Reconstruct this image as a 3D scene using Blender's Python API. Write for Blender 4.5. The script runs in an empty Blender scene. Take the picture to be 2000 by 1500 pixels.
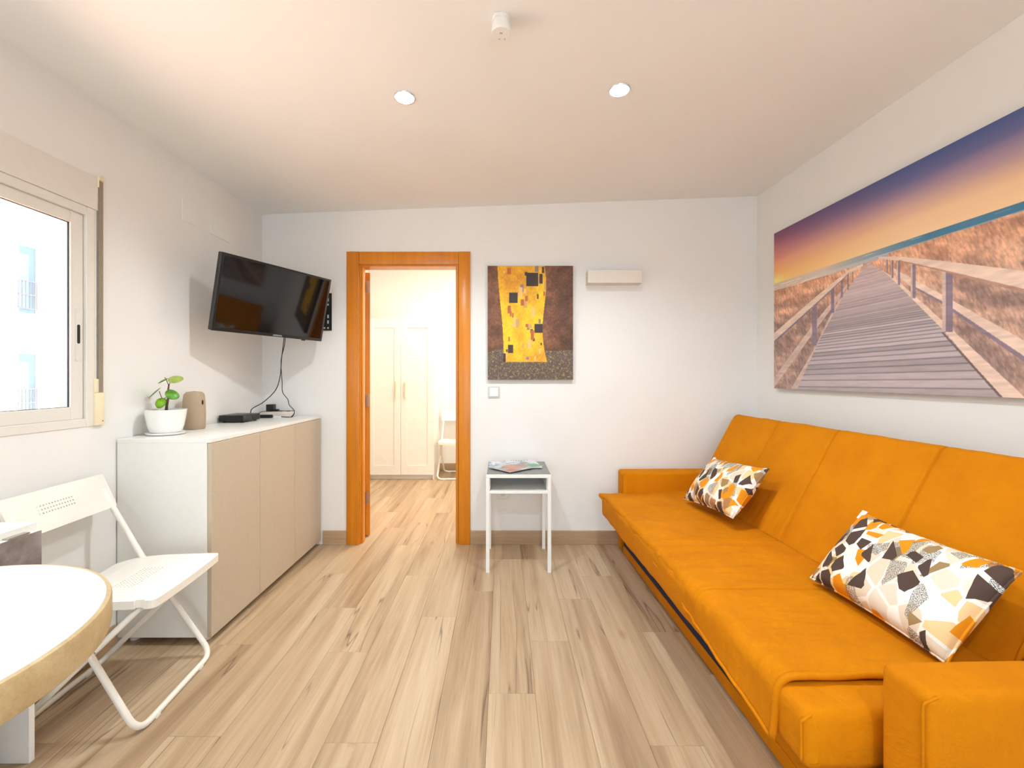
import bpy, bmesh, math, random
import numpy as np
from mathutils import Vector, Matrix
random.seed(7); np.random.seed(7)
S = bpy.context.scene
C = S.collection
PI = math.pi

# ------------------------------------------------------------------ camera
CAMZ = 1.207
cd = bpy.data.cameras.new('camera'); cam = bpy.data.objects.new('camera', cd); C.objects.link(cam)
cam.location = (0, 0, CAMZ); cam.rotation_euler = (PI/2, 0, 0)
cd.sensor_width = 36; cd.lens = 15.57; cd.shift_x = 0.009; cd.shift_y = -0.0065; cd.clip_start = 0.02
S.camera = cam
# ------------------------------------------------------------------ world / sun / daylight / exposure
w = bpy.data.worlds.new('sky'); S.world = w; w.use_nodes = True
bg = w.node_tree.nodes['Background']; bg.inputs[0].default_value = (0.74, 0.87, 1.0, 1); bg.inputs[1].default_value = 4.9
sd = bpy.data.lights.new('sun', 'SUN'); sd.energy = 60; sd.angle = math.radians(0.6); sd.color = (1, .95, .87)
so = bpy.data.objects.new('sun', sd); C.objects.link(so)
so.rotation_euler = Vector((-.13, -.6, -.78)).to_track_quat('-Z', 'Y').to_euler()
def area(name, loc, direction, sx, sy, energy, color=(1, 1, 1), portal=False):
    l = bpy.data.lights.new(name, 'AREA'); l.shape = 'RECTANGLE'; l.size = sx; l.size_y = sy; l.energy = energy; l.color = color
    o = bpy.data.objects.new(name, l); C.objects.link(o); o.location = loc
    o.rotation_euler = Vector(direction).to_track_quat('-Z', 'Y').to_euler()
    if portal: l.cycles.is_portal = True
    return o
def spot(name, loc, energy, color, size=2.6, blend=.6, radius=.035):
    l = bpy.data.lights.new(name, 'SPOT'); l.energy = energy; l.color = color; l.spot_size = size; l.spot_blend = blend; l.shadow_soft_size = radius
    o = bpy.data.objects.new(name, l); C.objects.link(o); o.location = loc
    return o
area('window_portal', (-1.93, 1.18, 1.46), (1, 0, 0), 1.5, 1.0, 1, portal=True)
area('balcony_portal', (.1, -2.47, 1.2), (0, 1, 0), 2.4, 2.1, 1, portal=True)
S.view_settings.view_transform = 'Standard'; S.view_settings.look = 'None'
S.view_settings.gamma = 1; S.view_settings.use_curve_mapping = False
S.view_settings.exposure = -0.03

# ------------------------------------------------------------------ materials
def lin(c):
    if isinstance(c, (int, float)): c = (c, c, c)
    return tuple(((x/255)/12.92 if x/255 <= .04045 else (((x/255)+.055)/1.055)**2.4) for x in c) + (1,)
class NT:
    def __init__(s, name):
        s.m = bpy.data.materials.new(name); s.m.use_nodes = True; s.t = s.m.node_tree; s.n = s.t.nodes
        s.b = s.n['Principled BSDF']
    def add(s, typ, **kw):
        n = s.n.new(typ)
        for k, v in kw.items():
            if k.startswith('i_'): n.inputs[k[2:].replace('_', ' ')].default_value = v
            else: setattr(n, k, v)
        return n
    def link(s, a, b): s.t.links.new(a, b)
    def coord(s, scale=(1, 1, 1), kind='Object', rnd=False):
        tc = s.add('ShaderNodeTexCoord'); mp = s.add('ShaderNodeMapping'); mp.inputs['Scale'].default_value = scale
        src = tc.outputs[kind]
        if rnd:
            oi = s.add('ShaderNodeObjectInfo'); v = s.add('ShaderNodeVectorMath', operation='SCALE'); v.inputs[0].default_value = (37, 91, 53)
            s.link(oi.outputs['Random'], v.inputs['Scale'])
            ad = s.add('ShaderNodeVectorMath', operation='ADD'); s.link(src, ad.inputs[0]); s.link(v.outputs[0], ad.inputs[1]); src = ad.outputs[0]
        s.link(src, mp.inputs[0]); return mp.outputs[0]
    def ramp(s, fac, stops):
        r = s.add('ShaderNodeValToRGB'); e = r.color_ramp.elements
        while len(e) < len(stops): e.new(.5)
        for i, (p, c) in enumerate(stops): e[i].position = p; e[i].color = c if len(c) == 4 else lin(c)
        s.link(fac, r.inputs[0]); return r.outputs[0]
    def mix(s, fac, a, b, mode='MIX'):
        m = s.add('ShaderNodeMix', data_type='RGBA', blend_type=mode)
        for x, k in ((fac, 0), (a, 6), (b, 7)):
            if hasattr(x, 'is_linked'): s.link(x, m.inputs[k])
            else: m.inputs[k].default_value = x
        return m.outputs[2]
    def bump(s, h, strength=.2, dist=.002):
        b = s.add('ShaderNodeBump'); b.inputs['Strength'].default_value = strength; b.inputs['Distance'].default_value = dist
        s.link(h, b.inputs['Height']); s.link(b.outputs[0], s.b.inputs['Normal']); return b
def plain(name, col, rough=.5, metal=0, noise=0, nscale=30, bump=0, emit=0, coat=0, spec=None):
    t = NT(name); c = lin(col); t.b.inputs['Roughness'].default_value = rough; t.b.inputs['Metallic'].default_value = metal
    t.b.inputs['Coat Weight'].default_value = coat
    if spec is not None: t.b.inputs['Specular IOR Level'].default_value = spec
    n = t.add('ShaderNodeTexNoise', i_Scale=nscale, i_Detail=3.0); t.link(t.coord(), n.inputs['Vector'])
    d = max(noise, .012)
    r = t.ramp(n.outputs[0], [(.3, tuple(x*(1-d) for x in c[:3])+(1,)), (.7, tuple(min(1, x*(1+d)) for x in c[:3])+(1,))])
    t.link(r, t.b.inputs['Base Color'])
    if bump: t.bump(n.outputs[0], bump)
    if emit: t.b.inputs['Emission Color'].default_value = c; t.b.inputs['Emission Strength'].default_value = emit
    return t.m
M = {}
M['wall'] = plain('wall_paint', (240, 237, 232), .75, noise=.012, nscale=3, bump=.02)
M['ceiling'] = plain('ceiling_paint', (246, 244, 240), .8, noise=.012, nscale=2, bump=.02)
M['white'] = plain('white_lacquer', (240, 238, 232), .32)
M['white_gloss'] = plain('white_laminate_gloss', (218, 219, 218), .12, coat=.3)
M['alu'] = plain('white_window_aluminium', (232, 226, 216), .4)
M['chair_w'] = plain('chair_white_plastic', (243, 238, 228), .35)
M['cream'] = plain('cream_plastic', (240, 226, 190), .4)
M['strap'] = plain('grey_brown_webbing', (150, 136, 118), .85, noise=.2, nscale=400)
M['black'] = plain('black_plastic', (22, 22, 24), .35)
M['blackmat'] = plain('black_matt_metal', (18, 18, 18), .5)
M['screen'] = plain('dark_screen_glass', (10, 10, 12), .06, coat=.5)
M['dark'] = plain('dark_slot', (25, 22, 20), .6)
M['navy'] = plain('navy_lining_cloth', (32, 34, 62), .9, noise=.1, nscale=200)
M['steel'] = plain('brushed_steel', (190, 185, 175), .35, metal=.9, noise=.05, nscale=80)
M['chrome'] = plain('chrome_ring', (225, 228, 230), .15, metal=1)
M['soil'] = plain('potting_soil', (92, 66, 52), .95, noise=.4, nscale=150, bump=.5)
M['pot'] = plain('white_ceramic', (244, 243, 238), .18, coat=.4)
M['beige'] = plain('taupe_plastic', (178, 156, 130), .5, noise=.02, nscale=10)
M['glow'] = plain('lamp_glow', (240, 248, 255), .5, emit=40)
M['logo'] = plain('pale_logo_print', (215, 215, 215), .4)
M['ink'] = plain('dark_grey_print', (60, 55, 50), .6)
M['tag'] = plain('white_fabric_tag', (240, 238, 230), .8)
M['paper'] = plain('page_edges', (232, 230, 224), .8, noise=.05, nscale=300)
M['greytop'] = plain('grey_slate_top', (142, 142, 138), .6, noise=.1, nscale=25)
M['street'] = plain('pale_paving', (205, 200, 190), .9, noise=.08, nscale=2)
M['terracotta'] = plain('pink_terrace_tiles', (224, 194, 178), .8, noise=.06, nscale=4)
M['offwhite'] = plain('offwhite_switch_plastic', (212, 210, 204), .35)
M['sconce'] = plain('cream_plaster', (228, 219, 206), .6)
M['facade'] = plain('white_render', (190, 190, 188), .9, noise=.02, nscale=1)
M['bluewin'] = plain('blue_grey_window', (96, 112, 122), .3)
M['iron'] = plain('painted_iron_rail', (92, 82, 86), .5)
# leaf
def leafmat(name, a, b):
    t = NT(name); n = t.add('ShaderNodeTexNoise', i_Scale=60.0, i_Detail=2.0); t.link(t.coord(), n.inputs['Vector'])
    t.link(t.ramp(n.outputs[0], [(.35, a), (.7, b)]), t.b.inputs['Base Color']); t.b.inputs['Roughness'].default_value = .35
    t.b.inputs['Subsurface Weight'].default_value = .1; t.b.inputs['Subsurface Radius'].default_value = (.002, .004, .001)
    return t.m
M['leaf'] = leafmat('leaf_green', (74, 136, 34), (110, 170, 50)); M['leaf2'] = leafmat('leaf_pale', (140, 160, 62), (170, 188, 92)); M['leaf3'] = leafmat('leaf_bright', (112, 176, 10), (150, 205, 30))
M['stem'] = plain('brown_stem', (110, 84, 62), .8, noise=.2, nscale=200)
# glass
t = NT('window_glass'); t.n.remove(t.b); tr = t.add('ShaderNodeBsdfTransparent'); gl = t.add('ShaderNodeBsdfGlossy'); gl.inputs['Roughness'].default_value = .01
lw = t.add('ShaderNodeLayerWeight'); lw.inputs[0].default_value = .5; pw = t.add('ShaderNodeMath', operation='POWER'); t.link(lw.outputs['Facing'], pw.inputs[0]); pw.inputs[1].default_value = 5
fr = t.add('ShaderNodeMath', operation='MULTIPLY_ADD'); t.link(pw.outputs[0], fr.inputs[0]); fr.inputs[1].default_value = .9; fr.inputs[2].default_value = .03; mx = t.add('ShaderNodeMixShader')
t.link(fr.outputs[0], mx.inputs[0]); t.link(tr.outputs[0], mx.inputs[1]); t.link(gl.outputs[0], mx.inputs[2]); t.link(mx.outputs[0], t.n['Material Output'].inputs[0]); M['glass'] = t.m
# floor boards (laminate oak): grain along Y
def oak(name, cols, along='Y', rnd=True, cracks=True, rough=.38):
    t = NT(name)
    def sc(a, l): return (a, l, a) if along == 'Y' else ((l, a, a) if along == 'X' else (a, a, l))
    n1 = t.add('ShaderNodeTexNoise', i_Scale=1.0, i_Detail=5.0, i_Roughness=.6, i_Distortion=.6); t.link(t.coord(sc(11, .45), rnd=rnd), n1.inputs['Vector'])
    n2 = t.add('ShaderNodeTexNoise', i_Scale=1.0, i_Detail=4.0, i_Roughness=.7); t.link(t.coord(sc(190, 4), rnd=rnd), n2.inputs['Vector'])
    n3 = t.add('ShaderNodeTexNoise', i_Scale=1.0, i_Detail=2.0, i_Distortion=1.5); t.link(t.coord(sc(9, .8), rnd=rnd), n3.inputs['Vector'])
    base = t.ramp(n1.outputs[0], [(.28, cols[0]), (.5, cols[1]), (.72, cols[2])])
    fine = t.ramp(n2.outputs[0], [(.35, (.78, .76, .74, 1)), (.6, (1, 1, 1, 1))])
    c = t.mix(.55, base, fine, 'MULTIPLY')
    if rnd:
        oi = t.add('ShaderNodeObjectInfo'); v = t.ramp(oi.outputs['Random'], [(0, (.90, .88, .86, 1)), (1, (1.0, 1.0, 1.0, 1))]); c = t.mix(1.0, c, v, 'MULTIPLY')
    c = t.mix(.5, c, t.ramp(n3.outputs[0], [(.35, (.86, .83, .79, 1)), (.6, (1, 1, 1, 1))]), 'MULTIPLY')
    if cracks:
        # thin dark drying cracks: iso-line of a stretched noise, masked
        k = t.add('ShaderNodeTexNoise', i_Scale=1.0, i_Detail=3.0, i_Roughness=.55); t.link(t.coord(sc(6, .30), rnd=rnd), k.inputs['Vector'])
        sb = t.add('ShaderNodeMath', operation='SUBTRACT'); t.link(k.outputs[0], sb.inputs[0]); sb.inputs[1].default_value = .5
        ab = t.add('ShaderNodeMath', operation='ABSOLUTE'); t.link(sb.outputs[0], ab.inputs[0])
        line = t.ramp(ab.outputs[0], [(0.0, (1, 1, 1, 1)), (.006, (0, 0, 0, 1))])
        mk = t.add('ShaderNodeTexNoise', i_Scale=1.0, i_Detail=1.0); t.link(t.coord(sc(3, 1.7), rnd=rnd), mk.inputs['Vector'])
        msk = t.ramp(mk.outputs[0], [(.50, (0, 0, 0, 1)), (.56, (1, 1, 1, 1))])
        f = t.mix(1.0, line, msk, 'MULTIPLY'); f2 = t.mix(1.0, f, (.75, .75, .75, 1), 'MULTIPLY')
        c = t.mix(f2, c, lin((88, 62, 44)))
        # knots
        vo = t.add('ShaderNodeTexVoronoi', i_Scale=1.0); t.link(t.coord(sc(3.4, 1.6), rnd=rnd), vo.inputs['Vector'])
        kn = t.ramp(vo.outputs['Distance'], [(.02, (.8, .8, .8, 1)), (.10, (0, 0, 0, 1))])
        c = t.mix(kn, c, lin((140, 104, 74)))
    t.link(c, t.b.inputs['Base Color']); t.b.inputs['Roughness'].default_value = rough; t.bump(n2.outputs[0], .12, .001)
    return t.m
M['oak'] = oak('oak_laminate', [(160, 131, 100), (197, 171, 138), (216, 194, 164)])
M['skirt'] = oak('oak_skirting', [(168, 138, 106), (186, 156, 122), (198, 170, 138)], along='X', rnd=False, cracks=False, rough=.5)
M['tableedge'] = oak('pale_oak_edging', [(186, 160, 114), (202, 177, 132), (214, 192, 150)], along='X', rnd=False, cracks=False, rough=.45)
M['doorwood'] = oak('orange_beech_varnish', [(208, 122, 14), (220, 134, 20), (230, 146, 30)], along='Z', rnd=False, cracks=False, rough=.3)
# cabinet front with fine linen relief
t = NT('beige_linen_front'); n = t.add('ShaderNodeTexNoise', i_Scale=1.0, i_Detail=3.0); t.link(t.coord((600, 600, 60)), n.inputs['Vector'])
n2 = t.add('ShaderNodeTexNoise', i_Scale=1.0, i_Detail=3.0); t.link(t.coord((60, 60, 700)), n2.inputs['Vector'])
c = t.mix(.5, t.ramp(n.outputs[0], [(.3, (188, 172, 148)), (.7, (204, 190, 168))]), t.ramp(n2.outputs[0], [(.3, (188, 172, 148)), (.7, (204, 190, 168))]))
t.link(c, t.b.inputs['Base Color']); t.b.inputs['Roughness'].default_value = .5; t.bump(n.outputs[0], .1, .001); M['linen'] = t.m
# concrete-look leaf
t = NT('grey_concrete_laminate'); n = t.add('ShaderNodeTexNoise', i_Scale=9.0, i_Detail=8.0, i_Roughness=.65, i_Distortion=.5); t.link(t.coord(), n.inputs['Vector'])
t.link(t.ramp(n.outputs[0], [(.3, (98, 88, 84)), (.5, (132, 122, 118)), (.7, (158, 150, 146))]), t.b.inputs['Base Color']); t.b.inputs['Roughness'].default_value = .35; M['concrete'] = t.m
# sofa cloth
def cloth(name, a, b):
    t = NT(name); n = t.add('ShaderNodeTexNoise', i_Scale=5.0, i_Detail=4.0, i_Roughness=.6); t.link(t.coord(), n.inputs['Vector'])
    f = t.add('ShaderNodeTexNoise', i_Scale=900.0, i_Detail=1.0); t.link(t.coord(), f.inputs['Vector'])
    g = t.add('ShaderNodeTexNoise', i_Scale=1.0, i_Detail=4.0, i_Roughness=.6, i_Distortion=1.0); t.link(t.coord((14, 9, 14)), g.inputs['Vector'])
    c = t.mix(.18, t.ramp(n.outputs[0], [(.3, a), (.7, b)]), t.ramp(f.outputs[0], [(.3, (.6, .6, .6, 1)), (.7, (1, 1, 1, 1))]), 'MULTIPLY')
    t.link(c, t.b.inputs['Base Color']); t.b.inputs['Roughness'].default_value = .85; t.b.inputs['Specular IOR Level'].default_value = .15
    t.b.inputs['Sheen Weight'].default_value = .03; t.b.inputs['Sheen Tint'].default_value = lin((255, 170, 40))
    ad = t.add('ShaderNodeMath', operation='MULTIPLY_ADD'); t.link(f.outputs[0], ad.inputs[0]); ad.inputs[1].default_value = .06; t.link(g.outputs[0], ad.inputs[2])
    t.bump(ad.outputs[0], .35, .012); return t.m
M['orange'] = cloth('orange_cotton', (200, 119, 0), (213, 131, 0))
# cushion print
def cushion(name, off):
    t = NT(name)
    def vor(scale, o, fe='F1'):
        tc = t.add('ShaderNodeTexCoord'); mp = t.add('ShaderNodeMapping'); mp.inputs['Location'].default_value = o; mp.inputs['Scale'].default_value = (1, 1, 0)
        t.link(tc.outputs['Object'], mp.inputs[0]); v = t.add('ShaderNodeTexVoronoi', feature=fe); v.voronoi_dimensions = '2D'; v.inputs['Scale'].default_value = scale; v.inputs['Randomness'].default_value = 1
        t.link(mp.outputs[0], v.inputs['Vector']); return v
    def cells(scale, o, stops, gap):
        a = vor(scale, o); b = vor(scale, o, 'DISTANCE_TO_EDGE'); sp = t.add('ShaderNodeSeparateColor'); t.link(a.outputs['Color'], sp.inputs[0])
        r = t.add('ShaderNodeValToRGB'); r.color_ramp.interpolation = 'CONSTANT'; e = r.color_ramp.elements
        while len(e) < len(stops): e.new(.5)
        for i, (p, c) in enumerate(stops): e[i].position = p; e[i].color = lin(c)
        t.link(sp.outputs[0], r.inputs[0])
        g = t.add('ShaderNodeMath', operation='GREATER_THAN'); t.link(b.outputs['Distance'], g.inputs[0]); g.inputs[1].default_value = gap
        return r.outputs[0], g.outputs[0], sp.outputs[1]
    W = (243, 238, 228)
    tcn = t.add('ShaderNodeTexCoord')
    def layer(scale, o, rot, asp, stops, keep, gap0, gap1, under, scr=False):
        mp = t.add('ShaderNodeMapping'); mp.inputs['Location'].default_value = (o, o*.6, 0); mp.inputs['Rotation'].default_value = (0, 0, rot); mp.inputs['Scale'].default_value = (1, asp, 0)
        t.link(tcn.outputs['Object'], mp.inputs[0]); vs = []
        for fe in ('F1', 'DISTANCE_TO_EDGE'):
            v = t.add('ShaderNodeTexVoronoi', feature=fe); v.voronoi_dimensions = '2D'; v.inputs['Scale'].default_value = scale; v.inputs['Randomness'].default_value = 1; t.link(mp.outputs[0], v.inputs['Vector']); vs.append(v)
        sp = t.add('ShaderNodeSeparateColor'); t.link(vs[0].outputs['Color'], sp.inputs[0])
        r = t.add('ShaderNodeValToRGB'); r.color_ramp.interpolation = 'CONSTANT'; e = r.color_ramp.elements
        while len(e) < len(stops): e.new(.5)
        for i, (p, c) in enumerate(stops): e[i].position = p; e[i].color = lin(c)
        t.link(sp.outputs[0], r.inputs[0])
        th = t.add('ShaderNodeMath', operation='MULTIPLY_ADD'); t.link(sp.outputs[2], th.inputs[0]); th.inputs[1].default_value = gap1-gap0; th.inputs[2].default_value = gap0
        g = t.add('ShaderNodeMath', operation='GREATER_THAN'); t.link(vs[1].outputs['Distance'], g.inputs[0]); t.link(th.outputs[0], g.inputs[1])
        k = t.add('ShaderNodeMath', operation='LESS_THAN'); t.link(sp.outputs[1], k.inputs[0]); k.inputs[1].default_value = keep
        m = t.add('ShaderNodeMath', operation='MULTIPLY'); t.link(g.outputs[0], m.inputs[0]); t.link(k.outputs[0], m.inputs[1]); f = m.outputs[0]
        if scr:
            nz = t.add('ShaderNodeTexNoise', i_Scale=1.0, i_Detail=1.0); t.link(t.coord((420, 520, 1)), nz.inputs['Vector'])
            q = t.add('ShaderNodeMath', operation='GREATER_THAN'); t.link(nz.outputs[0], q.inputs[0]); q.inputs[1].default_value = .49
            m2 = t.add('ShaderNodeMath', operation='MULTIPLY'); t.link(f, m2.inputs[0]); t.link(q.outputs[0], m2.inputs[1]); f = m2.outputs[0]
        return t.mix(f, under, r.outputs[0])
    c = layer(20, off, .4, .75, [(0, (224, 208, 184)), (.45, (238, 202, 150)), (.75, (228, 214, 194))], .62, .03, .10, lin(W))
    c = layer(19, off+3, 1.1, .8, [(0, (226, 144, 22)), (.40, (160, 130, 88)), (.72, (226, 144, 22))], .45, .05, .16, c)
    c = layer(18, off+7, .2, .7, [(0, (104, 102, 104)), (.5, (112, 108, 104))], .36, .04, .14, c, True)
    c = layer(21, off+11, 2.0, .72, [(0, (84, 66, 58)), (.45, (226, 144, 22)), (.70, (84, 66, 58)), (.85, (160, 130, 88))], .48, .05, .18, c)
    t.link(c, t.b.inputs['Base Color']); t.b.inputs['Roughness'].default_value = .8; t.b.inputs['Specular IOR Level'].default_value = .2
    n = t.add('ShaderNodeTexNoise', i_Scale=14.0, i_Detail=3.0); t.link(t.coord(), n.inputs['Vector']); t.bump(n.outputs[0], .3, .01)
    return t.m
M['cushionA'] = cushion('cushion_print', 0.3); M['cushionB'] = cushion('cushion_print_shifted', 1.9)
# colour-attribute print
def printmat(name, rough=.6):
    t = NT(name); a = t.add('ShaderNodeVertexColor', layer_name='Col'); t.link(a.outputs[0], t.b.inputs['Base Color']); t.b.inputs['Roughness'].default_value = rough
    n = t.add('ShaderNodeTexNoise', i_Scale=900.0, i_Detail=1.0); t.link(t.coord(), n.inputs['Vector']); t.bump(n.outputs[0], .08, .001); return t.m
M['print'] = printmat('printed_canvas'); M['mag'] = printmat('printed_gloss_cover', .3)

# ------------------------------------------------------------------ mesh helpers
def link(name, me, mat, parent=None):
    o = bpy.data.objects.new(name, me); C.objects.link(o)
    if mat is not None and not me.materials: me.materials.append(M[mat] if isinstance(mat, str) else mat)
    if parent is not None: o.parent = parent
    return o
def mesh(name, verts, faces, smooth=False):
    me = bpy.data.meshes.new(name); me.from_pydata([tuple(v) for v in verts], [], [tuple(f) for f in faces])
    if smooth: me.polygons.foreach_set('use_smooth', [True]*len(me.polygons))
    me.update(); return me
def bm_mesh(name, bm, smooth=False, angle=None):
    bmesh.ops.recalc_face_normals(bm, faces=bm.faces)
    me = bpy.data.meshes.new(name); bm.to_mesh(me); bm.free()
    if smooth:
        me.polygons.foreach_set('use_smooth', [True]*len(me.polygons))
        if angle: me.set_sharp_from_angle(angle=angle)
    return me
def add_box(bm, x0, x1, y0, y1, z0, z1, bev=0, seg=1):
    r = bmesh.ops.create_cube(bm, size=1)
    for v in r['verts']:
        v.co = Vector(((x0+x1)/2+v.co.x*(x1-x0), (y0+y1)/2+v.co.y*(y1-y0), (z0+z1)/2+v.co.z*(z1-z0)))
    if bev:
        es = list({e for v in r['verts'] for e in v.link_edges})
        bmesh.ops.bevel(bm, geom=es, offset=bev, segments=seg, affect='EDGES', profile=.5)
def box(name, mat, dims, parent=None, bev=0, seg=1, smooth=False):
    bm = bmesh.new()
    if isinstance(dims[0], (int, float)): dims = [dims]
    for d in dims: add_box(bm, *d, bev=bev, seg=seg)
    return link(name, bm_mesh(name, bm, smooth or seg > 1, math.radians(40)), mat, parent)
def rounded(pts, rad, n=6, closed=False):
    pts = [Vector(p) for p in pts]; out = []
    for i, p in enumerate(pts):
        if not closed and i in (0, len(pts)-1): out.append(p); continue
        a = pts[i-1]; b = pts[(i+1) % len(pts)]; da = (a-p); db = (b-p); r = min(rad, da.length*.45, db.length*.45)
        A = p+da.normalized()*r; B = p+db.normalized()*r
        for k in range(n+1):
            q = k/n; out.append(A*(1-q)**2+p*2*q*(1-q)+B*q*q)
    return out
def tube_geo(path, r, n=10, closed=False, V=None, F=None):
    V = [] if V is None else V; F = [] if F is None else F; b0 = len(V); N = len(path); up = Vector((0, 0, 1)); prev = None
    for i, p in enumerate(path):
        p = Vector(p); a = Vector(path[i-1 if (i or closed) else 0]); b = Vector(path[(i+1) % N if (i < N-1 or closed) else i])
        d = (b-a).normalized()
        if prev is None:
            x = d.cross(up)
            if x.length < .1: x = d.cross(Vector((0, 1, 0)))
            x.normalize()
        else: x = (prev-d*prev.dot(d)).normalized()
        prev = x; y = d.cross(x); rr = r[i] if isinstance(r, (list, tuple)) else r
        for k in range(n):
            t = 2*PI*k/n; V.append(p+x*math.cos(t)*rr+y*math.sin(t)*rr)
    for i in range(N if closed else N-1):
        for k in range(n):
            j = (i+1) % N; F.append((b0+i*n+k, b0+i*n+(k+1) % n, b0+j*n+(k+1) % n, b0+j*n+k))
    if not closed: F.append(tuple(b0+k for k in range(n))[::-1]); F.append(tuple(b0+(N-1)*n+k for k in range(n)))
    return V, F
def tube(name, mat, path, r, parent=None, n=10, closed=False):
    V, F = tube_geo(path, r, n, closed); return link(name, mesh(name, V, F, True), mat, parent)
def lathe(name, mat, prof, parent=None, n=40, loc=(0, 0, 0), sharp=35, sq=0):
    V = []; F = []
    for r, z in prof:
        for k in range(n):
            t = 2*PI*k/n; q = 1
            if sq: q = 1+sq*(1/max(abs(math.cos(t)), abs(math.sin(t)))-1)
            V.append((loc[0]+r*q*math.cos(t), loc[1]+r*q*math.sin(t), loc[2]+z))
    m = len(prof)
    for i in range(m-1):
        for k in range(n): F.append((i*n+k, i*n+(k+1) % n, (i+1)*n+(k+1) % n, (i+1)*n+k))
    if prof[0][0] > 1e-6: F.append(tuple(range(n))[::-1])
    if prof[-1][0] > 1e-6: F.append(tuple((m-1)*n+k for k in range(n)))
    me = mesh(name, V, F, True); me.set_sharp_from_angle(angle=math.radians(sharp)); return link(name, me, mat, parent)
def thing(name, label, cat, loc=(0, 0, 0), rz=0, group=None):
    o = bpy.data.objects.new(name, None); C.objects.link(o); o.location = loc; o.rotation_euler = (0, 0, rz); o.empty_display_size = .05
    o['label'] = label; o['category'] = cat
    if group: o['group'] = group
    return o
def tag(o, label, cat, group=None):
    o['label'] = label; o['category'] = cat
    if group: o['group'] = group
    return o
def struct(o): o['kind'] = 'structure'; return o
def sempty(name, loc=(0, 0, 0), rz=0):
    o = bpy.data.objects.new(name, None); C.objects.link(o); o.location = loc; o.rotation_euler = (0, 0, rz); o['kind'] = 'structure'; return o
def text_mesh(name, txt, size, mat, parent, matrix, depth=.0004, shear=0):
    cu = bpy.data.curves.new(name, 'FONT'); cu.body = txt; cu.size = size; cu.extrude = depth; cu.align_x = 'CENTER'; cu.align_y = 'CENTER'; cu.shear = shear; cu.resolution_u = 3
    tmp = bpy.data.objects.new('tmp', cu); C.objects.link(tmp); dg = bpy.context.evaluated_depsgraph_get()
    me = bpy.data.meshes.new_from_object(tmp.evaluated_get(dg)); bpy.data.objects.remove(tmp); me.transform(matrix)
    me.materials.clear(); o = link(name, me, mat, parent); return o

# ------------------------------------------------------------------ setting
YB = 3.204; XL = -1.741; YR = -2.4
def xr(y): return 1.841+.0231*(YB-y)
def zc(x): return 2.385+(x+1.741)*.0371
def prism(name, mat, poly, z0, z1, parent=None):
    n = len(poly); V = [(p[0], p[1], z0 if not callable(z0) else z0(p[0])) for p in poly]+[(p[0], p[1], z1 if not callable(z1) else z1(p[0])) for p in poly]
    F = [tuple(range(n))[::-1], tuple(range(n, 2*n))]+[(i, (i+1) % n, n+(i+1) % n, n+i) for i in range(n)]
    return link(name, mesh(name, V, F), mat, parent)
# ceiling follows a gentle slope rising to the right
struct(prism('ceiling', 'ceiling', [(-1.95, YR-.1), (xr(YR)+.1, YR-.1), (xr(YB)+.1, YB+.1), (-1.95, YB+.1)], zc, lambda x: zc(x)+.12))
# left wall with its window hole
WY0, WY1, WZ0, WZ1 = .42, 1.885, 1.0, 2.06
bm = bmesh.new()
for b in ((-1.89, XL, YR, WY0, 0, 2.385), (-1.89, XL, WY1, YB, 0, 2.385), (-1.89, XL, WY0, WY1, 0, WZ0), (-1.89, XL, WY0, WY1, WZ1, 2.385)): add_box(bm, *b)
struct(link('wall_left', bm_mesh('wall_left', bm), 'wall'))
# right wall, a degree out of square
struct(prism('wall_right', 'wall', [(xr(YR), YR), (xr(YR)+.12, YR), (xr(YB)+.12, YB), (xr(YB), YB)], 0, zc))
# back wall with the door hole
DX0, DX1, DZ = -1.055, -.322, 2.03
def wallpiece(bm, x0, x1, z0, sl=True, y0=YB, y1=YB+.1, top=None):
    V = [bm.verts.new((x, y, z)) for x, y, z in [(x0, y0, z0), (x1, y0, z0), (x1, y1, z0), (x0, y1, z0), (x0, y0, zc(x0)), (x1, y0, zc(x1)), (x1, y1, zc(x1)), (x0, y1, zc(x0))]]
    for f in ((3, 2, 1, 0), (4, 5, 6, 7), (0, 1, 5, 4), (1, 2, 6, 5), (2, 3, 7, 6), (3, 0, 4, 7)): bm.faces.new([V[i] for i in f])
bm = bmesh.new(); wallpiece(bm, XL-.149, DX0-.02, 0); wallpiece(bm, DX1+.02, xr(YB)+.12, 0); wallpiece(bm, DX0-.02, DX1+.02, DZ+.02)
struct(link('wall_back', bm_mesh('wall_back', bm), 'wall'))
# wall behind the camera with a wide glazed balcony opening
bm = bmesh.new()
for b in ((-1.89, -1.1, YR-.1, YR, 0, 2.5), (1.3, 2.1, YR-.1, YR, 0, 2.55), (-1.1, 1.3, YR-.1, YR, 2.2, 2.5)): add_box(bm, *b)
struct(link('wall_front', bm_mesh('wall_front', bm), 'wall'))
# bedroom shell
struct(box('wall_bedroom_far', 'wall', (-1.89, 1.3, 5.71, 5.81, 0, 2.8)))
struct(box('wall_bedroom_left', 'wall', (-1.89, -1.741, YB+.1, 5.71, 0, 2.8)))
struct(box('wall_bedroom_right', 'wall', (1.2, 1.3, YB+.1, 5.71, 0, 2.8)))
struct(box('wall_bedroom_near', 'wall', (-1.741, 1.2, YB+.101, YB+.115, 2.53, 2.8)))
struct(box('ceiling_bedroom', 'ceiling', (-1.89, 1.3, YB+.1, 5.81, 2.8, 2.9)))
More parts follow.
